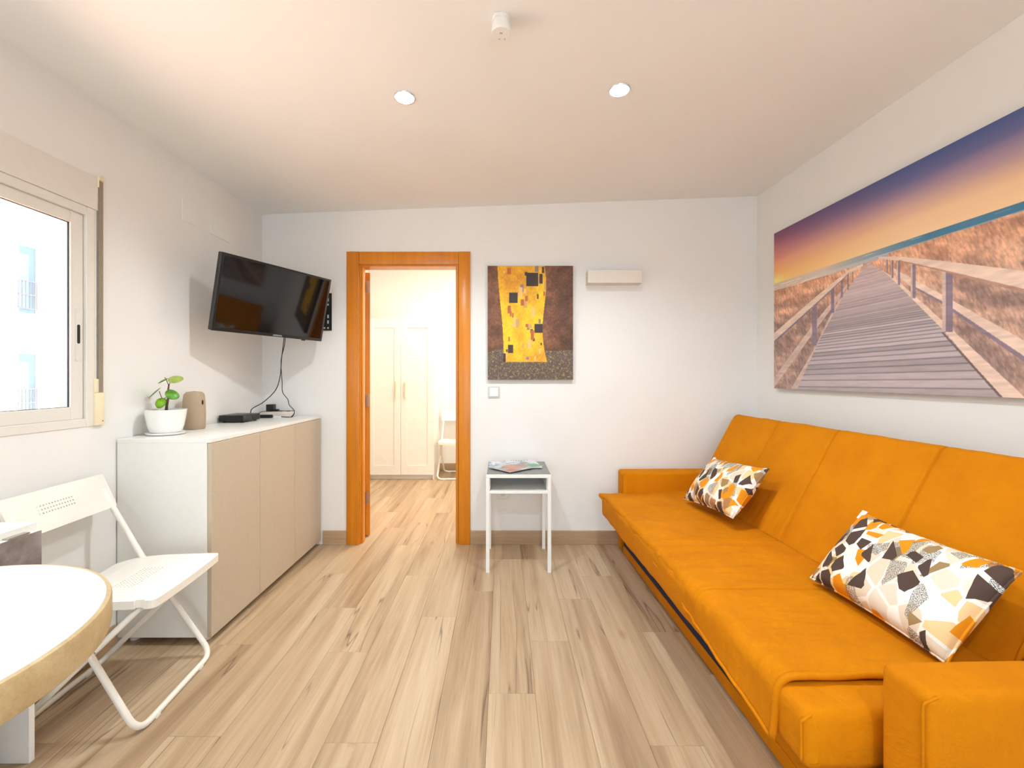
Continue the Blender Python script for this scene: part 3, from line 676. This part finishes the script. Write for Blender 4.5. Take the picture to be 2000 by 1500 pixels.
for i in range(len(xs)-1):
    for j in range(len(zs)-1):
        if i in (3,) and j in (3, 5, 8, 10): continue
        if i in (1, 3) and j == 1: continue
        add_box(bm, xs[i], xs[i+1], -.006, 0, zs[j], zs[j+1])
bmesh.ops.remove_doubles(bm, verts=bm.verts, dist=.0001); link('wall_plate', bm_mesh('wall_plate', bm), 'blackmat', br)
back = TC+B_*.06; loc = Vector((-1.282, YB, 1.68))
p1 = Vector((-.01, -.02, 0)); p2 = Vector((-.22, -.08, 0)); p3 = (back-loc)+B_*.03
for a, b in ((p1, p2), (p2, p3)): tube('swivel_arm', 'blackmat', [a, b], .014, br, n=8)
for a in (p1, p2): tube('pivot', 'blackmat', [a-Vector((0, 0, .04)), a+Vector((0, 0, .04))], .016, br, n=12)
tube('tilt_head', 'blackmat', [p3, back-loc+B_*.002], .03, br, n=12)

# ------------------------------------------------------------------ folding chairs
def perforated(nx, ny, xs, ys, hole, thick, skirt, fmap, corner=0, notch=()):
    """plate on a grid with real square holes; skirt hangs from the outline"""
    top = {}; V = []; F = []
    def vid(i, j, lvl):
        k = (i, j, lvl)
        if k not in top:
            x, y = xs[i], ys[j]
            if corner:
                X0, X1, Y0, Y1 = xs[0], xs[-1], ys[0], ys[-1]
                cx_ = min(max(x, X0+corner), X1-corner); cy_ = min(max(y, Y0+corner), Y1-corner); dx, dy = x-cx_, y-cy_; m = max(abs(dx), abs(dy)); l = math.hypot(dx, dy)
                if l > 1e-9: x = cx_+dx*m/l; y = cy_+dy*m/l
            top[k] = len(V); V.append(fmap(x, y, -(thick if lvl == 1 else skirt if lvl == 2 else 0)))
        return top[k]
    present = {(i, j) for i in range(len(xs)-1) for j in range(len(ys)-1) if (i, j) not in hole and (i, j) not in notch}
    for (i, j) in present:
        F.append((vid(i, j, 0), vid(i+1, j, 0), vid(i+1, j+1, 0), vid(i, j+1, 0))); F.append((vid(i, j+1, 1), vid(i+1, j+1, 1), vid(i+1, j, 1), vid(i, j, 1)))
        for (di, dj, a, b) in ((-1, 0, (i, j+1), (i, j)), (1, 0, (i+1, j), (i+1, j+1)), (0, -1, (i, j), (i+1, j)), (0, 1, (i+1, j+1), (i, j+1))):
            q = (i+di, j+dj)
            if q not in present:
                F.append((vid(*b, 0), vid(*a, 0), vid(*a, 1), vid(*b, 1)))
                if q not in hole and skirt: F.append((vid(*b, 1), vid(*a, 1), vid(*a, 2), vid(*b, 2)))
    return V, F
def lines(lo, hi, c, n, pitch, d, extra=()):
    L_ = [lo]+list(extra)+[hi]; st = c-(n-1)*pitch/2; hs = []
    for k in range(n): a = st+k*pitch; L_ += [a-d/2, a+d/2]; hs.append(round(a-d/2, 6))
    L_ = sorted({round(v, 6) for v in L_}); return L_, [L_.index(h) for h in hs]
def make_chair(label, loc, rz, grp):
    c = thing('folding_chair', label, 'chair', loc, rz, grp)
    xs, hx = lines(-.185, .200, .01, 6, .013, .0055, [-.165, -.15, -.12, .12, .135, .165, .18, .19])
    ys, hy = lines(-.205, .205, -.0, 15, .0115, .0055, [-.185, -.16, -.12, .12, .16, .185, -.195])
    ni = [i for i in range(len(xs)-1) if .134 < xs[i] < .164]; hole = {(a, b) for a in hx for b in hy}
    def fs(x, y, z):
        k = max(0, (-x-.10)/.085); return (x, y*(1-.22*k), .45+z-.010*(1-(y/.205)**2)*.6-.012*max(0, (-x-.1)/.085))
    V, F = perforated(0, 0, xs, ys, hole, .005, .028, fs, corner=.02, notch={(i, 0) for i in ni})
    s = link('seat', mesh('seat', V, F), 'chair_w', c)
    ys2_, hy2 = lines(-.215, .215, -.03, 13, .0115, .0055, [-.1, .15]); zs_, hz_ = lines(0, .145, .078, 3, .0135, .0055)
    def fb(y, z, t): return (-.222-z*.40+t, y, .662+z*.93)
    V, F = perforated(0, 0, ys2_, zs_, {(a, b) for a in hy2 for b in hz_}, .012, 0, fb)
    link('backrest', mesh('backrest', V, F), 'chair_w', c)
    tube('main_frame', 'chair_w', rounded([(-.262, -.19, .74), (-.222, -.19, .662), (-.10, -.195, .43), (.155, -.218, .0115), (.155, .218, .0115), (-.10, .195, .43), (-.222, .19, .662), (-.262, .19, .74)], .06, 7), .011, c, n=12)
    tube('rear_frame', 'chair_w', rounded([(.15, -.175, .428), (-.27, -.19, .0115), (-.27, .19, .0115), (.15, .175, .428)], .06, 7), .0105, c, n=12)
    for y in (-.196, .196): tube('pivot', 'steel', [(-.003, y*1.0-.016, .272), (-.003, y+.016, .272)], .005, c, n=8)
    for x, y in ((.155, -.13), (.155, .13), (-.27, -.12), (-.27, .12)): box('foot_cap', 'white', (x-.012, x+.012, y-.012, y+.012, 0, .012), c, bev=.002)
    return c
ch1 = make_chair('white perforated folding chair standing open beside the round table', (-1.40, 1.69, 0), math.radians(5), 'white folding chairs')
ch2 = ch1.copy(); C.objects.link(ch2); ch2['label'] = 'white folding chair in the bedroom, half hidden by the door casing'
ch2.location = (-.555, 5.355, 0); ch2.rotation_euler = (0, 0, -PI/2)
for k in list(ch1.children): q = k.copy(); C.objects.link(q); q.parent = ch2

# ------------------------------------------------------------------ tables at the left
rt = thing('round_table', 'round dining table with white top and thick pale oak edge', 'table', (-1.13, .70, 0))
lathe('tabletop', 'tableedge', [(0, .685), (.380, .685), (.383, .688), (.385, .70), (.385, .744), (.383, .7495), (.377, .7505), (0, .7505)], rt, n=128)
lathe('top_laminate', 'white_gloss', [(.376, .7503), (.3755, .7515), (0, .7515)], rt, n=128)
lathe('pedestal', 'white', [(.22, 0), (.22, .012), (.05, .03), (.04, .08), (.04, .64), (.12, .685)], rt, n=40, loc=(-.03, -.12, 0))
gt = thing('side_leaf_table', 'narrow white wall table with its grey concrete-look leaf hanging down', 'table', (-1.60, 1.19, 0))
def G(x0, x1, y0, y1, z0, z1): return (x0+1.60, x1+1.60, y0-1.19, y1-1.19, z0, z1)
box('tabletop', 'white', G(-1.735, -1.470, .99, 1.397, .722, .750), gt, bev=.001)
lf = box('drop_leaf', 'concrete', G(-1.4545, -1.4510, .99, 1.3935, .34, .726), gt)
box('leaf_core', 'white', G(-1.469, -1.4545, .99, 1.396, .338, .728), lf, bev=.001)
box('hinge', 'steel', G(-1.472, -1.452, 1.30, 1.36, .7285, .7325), gt)
box('end_panel', 'white', G(-1.735, -1.479, 1.383, 1.40, 0, .722), gt, bev=.001); box('end_panel', 'white', G(-1.735, -1.479, .99, 1.007, 0, .722), gt, bev=.001)
box('back_rail', 'white', G(-1.735, -1.715, 1.007, 1.383, .5, .722), gt)

# ------------------------------------------------------------------ bedside-style side table with magazines
st = thing('side_table', 'small square white side table with open shelf against the back wall', 'table', (.0975, 2.935, 0))
H = .2015
box('table_frame', 'white', [(-H, H, -H+.0, -H+.022, .585, .607), (-H, H, H-.022, H, .585, .607), (-H, -H+.022, -H+.022, H-.022, .585, .607), (H-.022, H, -H+.022, H-.022, .585, .607)], st, bev=.001)
box('underside', 'white', (-H+.022, H-.022, -H+.022, H-.022, .598, .607), st)
box('table_top', 'greytop', (-H+.004, H-.004, -H+.004, H-.004, .6072, .6115), st, bev=.001)
for x in (-1, 1):
    for y in (-1, 1): a = x*(H-.011); b = y*(H-.011); box('leg', 'white', (a-.011, a+.011, b-.011, b+.011, 0, .585), st, bev=.001)
box('shelf', 'white', (-H+.022, H-.022, -H+.003, H-.01, .488, .504), st, bev=.001)
box('shelf_back', 'white', (-H+.022, H-.022, H-.018, H-.008, .504, .585), st)
for x in (-1, 1): box('shelf_side', 'white', (x*(H-.024)-.002, x*(H-.024)+.002, -H+.022, H-.022, .504, .585), st)
# colour-attribute grids (flat prints)
def lin_np(c): c = np.clip(c, 0, 255)/255; return np.where(c <= .04045, c/12.92, ((c+.055)/1.055)**2.4)
def print_grid(name, W_, H_, nx, ny, col, mat, parent, fm):
    """col: (ny,nx,3) sRGB 0-255, row 0 at the bottom"""
    X, Y = np.meshgrid(np.linspace(0, W_, nx), np.linspace(0, H_, ny)); P = fm(X, Y).reshape(-1, 3)
    me = bpy.data.meshes.new(name); n = nx*ny; nf = (nx-1)*(ny-1)
    me.vertices.add(n); me.vertices.foreach_set('co', P.astype(np.float32).ravel())
    i = (np.arange(ny-1)[:, None]*nx+np.arange(nx-1)[None]).ravel(); q = np.stack([i, i+1, i+nx+1, i+nx], 1)
    me.loops.add(nf*4); me.loops.foreach_set('vertex_index', q.astype(np.int32).ravel()); me.polygons.add(nf); me.polygons.foreach_set('loop_start', (np.arange(nf)*4).astype(np.int32))
    me.update(); me.validate()
    a = me.color_attributes.new('Col', 'FLOAT_COLOR', 'POINT'); rgba = np.ones((n, 4), np.float32); rgba[:, :3] = lin_np(col.reshape(-1, 3)); a.data.foreach_set('color', rgba.ravel())
    return link(name, me, mat, parent)
def magazine(label, cx_, cy_, rz, z, th, colfn, seed):
    m = thing('magazine', label, 'magazine', (cx_, cy_, z), rz, 'magazines on the side table')
    box('pages', 'paper', (-.105, .104, -.148, .148, .0002, th-.0006), m)
    nx, ny = 60, 84; X, Y = np.meshgrid(np.linspace(0, 1, nx), np.linspace(0, 1, ny)); col = colfn(X, Y, seed)
    print_grid('cover', .21, .297, nx, ny, col, 'mag', m, lambda a, b: np.stack([a-.105, b-.1485, np.full_like(a, th)], -1)); return m
def mixc(a, b, t): t = np.clip(t, 0, 1)[..., None]; return np.array(a, float)*(1-t)+np.array(b, float)*t
def mA(X, Y, s):
    n = fbm(X*4, Y*6, s); c = mixc((225, 226, 230), (120, 150, 175), (n-.45)*4); c = np.where(((Y > .55) & (X < .5))[..., None], mixc((90, 150, 200), (150, 190, 220), n), c)
    c = np.where(((Y > .86) & (Y < .92) & (X > .2) & (np.sin(X*60) > -.3))[..., None], (235, 235, 238), c); return np.where(((Y < .3) & (X > .1))[..., None], mixc((214, 210, 206), (170, 176, 180), n), c)
def mB(X, Y, s):
    n = fbm(X*5, Y*5, s); c = mixc((190, 205, 215), (120, 125, 110), (n-.4)*4); d = np.hypot(X-.55, (Y-.42)*1.2); c = mixc(c.reshape(c.shape) if False else (205, 150, 120), (150, 110, 90), n)*(d < .36)[..., None]+c*(d >= .36)[..., None]
    c = np.where(((X > .7) & (Y < .25))[..., None], (190, 90, 60), c); c = np.where(((Y > .75) & (X > .6))[..., None], (60, 160, 110), c)
    return c
def mC(X, Y, s):
    n = fbm(X*6, Y*7, s); c = mixc((232, 230, 228), (205, 200, 205), n); c = np.where((np.hypot(X-.5, Y-.35) < .17+.1*n)[..., None], mixc((90, 60, 62), (40, 35, 38), n), c)
    return np.where(((Y > .84) & (Y < .93) & (np.abs(X-.5) < .3) & (np.sin(X*70) > -.4))[..., None], (150, 130, 150), c)
magazine('pale magazine with blue corner lying undermost at the left of the side table', .055, 3.0, math.radians(92), .6118, .006, mA, 3)
magazine('white magazine with dark motif lying at the back right of the side table', .135, 3.01, math.radians(8), .6180, .004, mC, 9)
magazine('uppermost magazine with orange and skin-tone cover, its white spine forward', .085, 2.90, math.radians(-48), .6222, .005, mB, 5)

# ------------------------------------------------------------------ wall pieces
art = thing('canvas_picture', 'large canvas print of a boardwalk to the sea at sunset, right wall', 'picture')
AY0 = 2.965; AW = 1.50; AH = 1.035; AZ = 1.133
def fmA(a, b): y = AY0-a; return np.stack([1.841+.0231*(YB-y)-.0305, y, AZ+b], -1)
V = []
for y in (AY0, AY0-AW):
    x = xr(y); V += [(x-.030, y, AZ), (x-.001, y, AZ), (x-.001, y, AZ+AH), (x-.030, y, AZ+AH)]
link('stretcher_frame', mesh('stretcher_frame', V, [(3, 2, 1, 0), (4, 5, 6, 7), (0, 1, 5, 4), (1, 2, 6, 5), (2, 3, 7, 6), (3, 0, 4, 7)]), plain('canvas_edge', (120, 108, 110), .8), art)
nx, ny = 700, 480; U, Vv = np.meshgrid(np.linspace(0, AW, nx), np.linspace(0, AH, ny))
def poly(P):
    m = np.zeros(U.shape, bool); n = len(P)
    for i in range(n):
        x0, y0 = P[i]; x1, y1 = P[(i+1) % n]
        if y0 == y1: continue
        c = ((y0 > Vv) != (y1 > Vv)) & (U < (x1-x0)*(Vv-y0)/(y1-y0)+x0); m ^= c
    return m
def grad(v, stops):
    p = [s[0] for s in stops]; return np.stack([np.interp(v, p, [s[1][k] for s in stops]) for k in range(3)], -1)
cl = fbm(U*2.2, Vv*14, 61); vv = Vv+(cl-.5)*.03
left = grad(vv, [(.66, (255, 214, 120)), (.71, (255, 196, 100)), (.77, (250, 176, 98)), (.84, (238, 148, 108)), (.91, (200, 112, 108)), (.98, (146, 76, 100)), (1.04, (118, 62, 94))])
right = grad(vv, [(.68, (252, 206, 152)), (.77, (246, 198, 150)), (.84, (214, 168, 150)), (.90, (160, 132, 154)), (.96, (96, 94, 140)), (1.04, (60, 78, 132))])
tt = np.clip(U/.95, 0, 1)[..., None]**.8; img = left*(1-tt)+right*tt
sun_ = np.exp(-(((U-.0)/.10)**2+((Vv-.715)/.03)**2))[..., None]; img = img*(1-sun_)+np.array((255, 236, 130))*sun_
# sea
sea = (Vv < .700) & (Vv > .60); sc1 = mixc((214, 190, 168), (60, 112, 142), (U-.45)/.6); foam = fbm(U*6, Vv*160, 71); sc1 = sc1+((foam > .62)[..., None])*35
sc1 = np.where(((Vv < .668) & (U > .3))[..., None], sc1*.5+np.array((205, 200, 205))*.5, sc1); img = np.where(sea[..., None], sc1, img)
# dunes
hg = fbm(U*3, Vv*0+4, 81)*.03; dn = (Vv < .643+hg*.6+np.where(U > .85, .012, 0)); n1 = fbm(U*12+Vv*10, Vv*22, 91, 5); n2 = fbm(U*150+Vv*60, Vv*50, 95, 4); n3 = fbm(U*5, Vv*7, 97)
dc = mixc((120, 94, 86), (208, 160, 130), (n1-.3)*1.6); hi = np.clip((Vv-.42)/.2, 0, 1); dc = dc*(1-hi[..., None]*.55)+mixc((188, 116, 80), (234, 166, 120), (n1-.3)*2.2)*hi[..., None]*.55
dc = dc*(.80+.62*n2[..., None])*(.92+.3*n3[..., None]); lowp = np.clip((.35-Vv)/.35, 0, 1)[..., None]; dc = dc*(1-lowp*.35)+np.array((150, 132, 132))*lowp*.35*(.6+.8*n2[..., None]); img = np.where(dn[..., None], dc, img)
# walkway
AP = (.745, .648)
wk = poly([(.225, 0), (.412, .292), (.581, .505), (.711, .630), AP, (.767, .635), (.827, .589), (.894, .518), (.978, .424), (1.117, .267), (1.325, 0)])
dv = np.clip(.70-Vv+(U-.75)*.012, .02, 1); ph = 11.5/dv; fr_ = ph-np.floor(ph); ln_ = np.clip(1-np.abs(fr_-.5)*2, 0, 1); jn = (fr_ < .09+.03*(dv < .3))
pt = noise2(np.floor(ph)*1.7, np.zeros_like(ph)+3, 101)
wc = np.stack([np.full_like(U, 192), np.full_like(U, 176), np.full_like(U, 178)], -1)*(.82+.22*pt[..., None])*(.92+.16*fbm(U*14, ph*4, 105, 3)[..., None]); fade = np.clip((dv-.05)/.2, .25, 1)
ds_ = np.minimum(fr_, 1-fr_)*dv*dv/11.5; wc = wc*(1-.34*(np.exp(-(ds_/.0028)**2)*np.clip((dv-.17)/.25, 0, 1))[..., None]); wc += np.array((18, 6, 0))*np.clip((Vv-.3)/.3, 0, 1)[..., None]; img = np.where(wk[..., None], wc, img)
def paint(P, col, tex=.14, seed=111):
    m = poly(P); n = fbm(U*14, Vv*80, seed, 3); global img
    img = np.where(m[..., None], np.array(col, float)*(1-tex+2*tex*n[..., None]), img)
BE = (232, 200, 178); SH = (132, 112, 128); BE2 = (206, 176, 162)
# left kerb, rails, posts
paint([(.167, 0), (.225, 0), (.412, .292), (.581, .505), (.66, .58), (.61, .545), (.507, .44), (.387, .262)], BE2)
paint([(.0, .0), (.005, .008), (.361, .334), (.507, .46), (.62, .56), (.61, .57), (.507, .495), (.361, .384), (0, .072)], BE2)
for (a, b, z0, z1) in ((.352, .392, .262, .512), (.499, .522, .430, .580), (.567, .583, .505, .612), (.612, .622, .54, .632), (.645, .652, .57, .64)): paint([(a, z0), (b, z0), (b, z1), (a, z1)], SH)
paint([(0, .298), (.387, .498), (.624, .621), (.711, .640), (.711, .652), (.624, .643), (.387, .545), (0, .369)], BE); paint([(0, .298), (.387, .498), (.624, .621), (.624, .626), (.387, .507), (0, .318)], SH)
# right kerb, rails, posts
paint([(.827, .589), (.894, .518), (.978, .424), (1.117, .267), (1.325, 0), (1.40, 0), (1.14, .280), (.99, .436), (.89, .54)], BE)
paint([(1.115, .262), (1.33, .0), (1.318, .0), (1.105, .262)], (110, 88, 84))
paint([(.87, .60), (.916, .562), (.973, .52), (1.104, .424), (1.5, .125), (1.5, .04), (1.394, .129), (1.104, .384), (.973, .482), (.9, .55)], BE); paint([(.973, .482), (1.104, .384), (1.394, .129), (1.5, .04), (1.5, .062), (1.394, .15), (1.104, .397), (.973, .490)], SH)
for (a, b, z0, z1) in ((1.109, 1.151, .265, .528), (.968, .992, .432, .592), (.902, .917, .506, .628), (.872, .882, .545, .634), (.845, .852, .575, .64), (.825, .830, .60, .645)): paint([(a, z0), (b, z0-.006), (b, z1), (a, z1)], SH); paint([(a, z0), (a+(b-a)*.35, z0), (a+(b-a)*.35, z1), (a, z1)], BE2)
paint([(.804, .652), (.91, .615), (1.117, .514), (1.394, .373), (1.5, .318), (1.5, .415), (1.394, .452), (1.117, .559), (.91, .635), (.804, .662)], BE); paint([(.91, .615), (1.117, .514), (1.394, .373), (1.5, .318), (1.5, .335), (1.394, .388), (1.117, .522), (.91, .619)], (176, 132, 112))
img = 255*(np.clip(img, 0, 255)/255)**.88
print_grid('canvas_print', AW, AH, nx, ny, img, 'print', art, fmA)

# smaller canvas on the back wall: a plain abstract in brown and gold
ka = thing('canvas_picture', 'brown and gold abstract canvas on the back wall above the light switch', 'picture', (-.1085, YB, 1.190))
KW, KH = .612, .816
box('stretcher_frame', plain('dark_canvas_edge', (88, 60, 48), .8), (0, KW, -.030, -.001, 0, KH), ka)
nx, ny = 230, 306; U, Vv = np.meshgrid(np.linspace(0, 1, nx), np.linspace(0, 1, ny))
n1 = fbm(U*9, Vv*12, 121, 5); n2 = fbm(U*60, Vv*80, 131, 3)
img = mixc((104, 66, 46), (150, 98, 66), (n1-.3)*2)*(.75+.5*n2[..., None]); 
img = img*(1-.18*(U > .7)[..., None]*np.clip((U-.7)*4, 0, 1)[..., None])
# speckled band at the foot
band = Vv < .235+.05*fbm(U*5, U*0+2, 141); sp_ = fbm(U*95, Vv*120, 151, 2); bc = mixc((92, 78, 70), (168, 142, 84), (sp_-.35)*3); bc = np.where((sp_ > .62)[..., None], (222, 190, 90), bc); bc = np.where((fbm(U*50, Vv*60, 161, 2) > .60)[..., None], (112, 92, 120), bc); img = np.where(band[..., None], bc, img)
# plain upright golden field with wavy sides
lo = .15+.035*np.sin(Vv*4+.5); hi_ = .74+.05*np.cos(Vv*5.5+1.2)-.12*Vv; gf = (U > lo) & (U < hi_) & (Vv > .155)
gc = mixc((226, 150, 30), (250, 206, 30), 1-np.abs(Vv-.5)*1.6+(fbm(U*8, Vv*10, 171)-.5)*1.6)*(.88+.24*fbm(U*70, Vv*70, 181, 2)[..., None]); img = np.where(gf[..., None], gc, img)
rs = np.random.RandomState(4)
for k in range(46):
    a = rs.uniform(.17, .70); b = rs.uniform(.18, .98); w_ = rs.choice([.010, .014, .02]); h_ = w_*rs.uniform(.9, 2.2); c = [(206, 160, 90), (70, 48, 40), (236, 190, 120), (190, 96, 60), (150, 120, 120)][rs.randint(5)]
    m = (np.abs(U-a) < w_) & (np.abs(Vv-b) < h_) & gf; img = np.where(m[..., None], c, img)
for (a, b, w_, h_) in ((.30, .72, .05, .045), (.52, .88, .07, .06), (.27, .27, .03, .035), (.60, .45, .05, .04)):
    m = (np.abs(U-a) < w_) & (np.abs(Vv-b) < h_) & gf; img = np.where(m[..., None], (62, 46, 44), img)
print_grid('canvas_print', KW, KH, nx, ny, img, 'print', ka, lambda a, b: np.stack([a, np.full_like(a, -.0305), b], -1))

sc2 = thing('wall_light', 'flat white box-shaped wall light right of the abstract canvas', 'wall light', (.79, YB, 1.918))
box('lamp_body', 'sconce', [(-.19, .19, -.085, -.075, -.045, .045), (-.19, .19, -.075, 0, -.045, -.038), (-.19, -.182, -.075, 0, -.038, .045), (.182, .19, -.075, 0, -.038, .045)], sc2, bev=.001)
box('back_plate', 'white', (-.18, .18, -.006, 0, -.035, .04), sc2)
sw = thing('light_switch', 'white square light switch below the abstract canvas', 'switch', (-.064, YB, 1.101))
box('cover_frame', 'offwhite', (-.041, .041, -.008, 0, -.041, .041), sw, bev=.002, seg=2); box('rocker', 'white', (-.031, .031, -.012, -.008, -.031, .031), sw, bev=.0015)
ol = thing('wall_socket', 'white wall socket peeping out below the side table shelf', 'socket', (.0, YB, .368))
box('cover_frame', 'white', (-.041, .041, -.008, 0, -.041, .041), ol, bev=.002, seg=2); lathe('socket_well', 'sconce', [(.019, 0), (.019, .0005)], ol, n=24); bpy.data.objects['socket_well'].matrix_local = Matrix.Translation((0, -.008, 0)) @ Matrix.Rotation(PI/2, 4, 'X')

# smoke detector
sx, sy = -.006, 1.535; sz = zc(sx)
sm = thing('smoke_detector', 'small white cylindrical smoke detector on the ceiling', 'smoke detector', (sx, sy, sz))
lathe('mounting_ring', 'white', [(.030, 0.003), (.031, -.010), (.029, -.012), (0, -.012)], sm, n=40)
lathe('detector_body', 'white', [(.028, -.012), (.032, -.02), (.0345, -.046), (.034, -.051), (.032, -.053), (0, -.053)], sm, n=48)
box('release_tab', 'white', (-.022, -.008, -.036, -.026, -.014, -.006), sm, bev=.001)
text_mesh('logo_lettering', 'N', .013, 'ink', sm, Matrix.Translation((-.001, -.004, -.0533)) @ Matrix.Rotation(PI, 4, 'X'), depth=.0002, shear=.25)
for x, y in ((-.006, -.022), (.013, -.022)): lathe('vent_dot', 'ink', [(.0018, -.0535), (.0018, -.0528)], sm, n=10, loc=(x, -y, 0))

# downlights (four, two of them in view)
for i, (x, y, lab) in enumerate(((-.43, 1.94, 'left round recessed ceiling spotlight, nearer the television'), (.512, 1.944, 'right round recessed ceiling spotlight, nearer the sofa wall'), (-.43, -.6, 'round recessed spotlight in the ceiling behind the viewer, window side'), (.55, -.6, 'round recessed spotlight in the ceiling behind the viewer, sofa side'))):
    z = zc(x); dl = thing('ceiling_spotlight', lab, 'ceiling light', (x, y, z), group='recessed ceiling spotlights')
    lathe('trim_ring', 'chrome' if i < 2 else 'chrome', [(.040, .001), (.041, -.004), (.046, -.005), (.0485, -.001), (.0485, .002)], dl, n=40)
    lathe('lamp_lens', 'glow', [(0, -.0015), (.041, -.0015)], dl, n=32)
    e = spot('downlight', (x, y, z-.012), [66, 66, 66, 66][i], (.84, .94, 1.0)); e.parent = None

# ------------------------------------------------------------------ bedroom: wardrobe and added fill lamp
wd = thing('wardrobe', 'tall white two-door wardrobe seen through the doorway', 'wardrobe', (-1.2, 5.46, 0))
box('body', 'white', [(-.39, -.372, -.23, .245, 0, 1.9), (.372, .39, -.23, .245, 0, 1.9), (-.372, .372, -.23, .245, 1.882, 1.9), (-.372, .372, -.23, .245, .055, .073), (-.372, .372, .235, .245, .073, 1.882), (-.372, .372, -.20, -.185, 0, .055)], wd)
for sgn in (-1, 1):
    x0, x1 = (-.389, -.0015) if sgn < 0 else (.0015, .389)
    dr = box('door', 'white', [(x0, x1, -.243, -.231, .06, 1.899), (x0, x0+.075, -.250, -.243, .06, 1.899), (x1-.075, x1, -.250, -.243, .06, 1.899), (x0+.075, x1-.075, -.250, -.243, .06, .17), (x0+.075, x1-.075, -.250, -.243, 1.79, 1.899)], wd, bev=.0008)
    box('handle', plain('cream_handle', (226, 216, 190), .4), (sgn*.055-.008, sgn*.055+.008, -.272, -.250, .96, 1.16), dr, bev=.003)
bl = thing('added_ceiling_lamp', 'round white lamp added to brighten the bedroom, unseen above the doorway view', 'ceiling light', (-.3, 4.5, 2.8))  # added fixture, out of view, goes with the bedroom fill light
lathe('lamp_base', 'white', [(.17, 0), (.17, -.03), (0, -.03)], bl, n=40)
lathe('diffuser', plain('warm_diffuser', (255, 236, 205), .6, emit=2.5), [(.16, -.03), (.15, -.06), (.1, -.08), (0, -.09)], bl, n=40)
a = area('bedroom_fill', (-.3, 4.5, 2.68), (0, 0, -1), .6, .6, 46, (1, .90, .72))  # fill light added under the unseen fixture to brighten the bedroom
a = area('bedroom_daylight', (1.15, 4.5, 1.5), (-1, .1, 0), 1.3, 1.3, 24, (1, .95, .84))
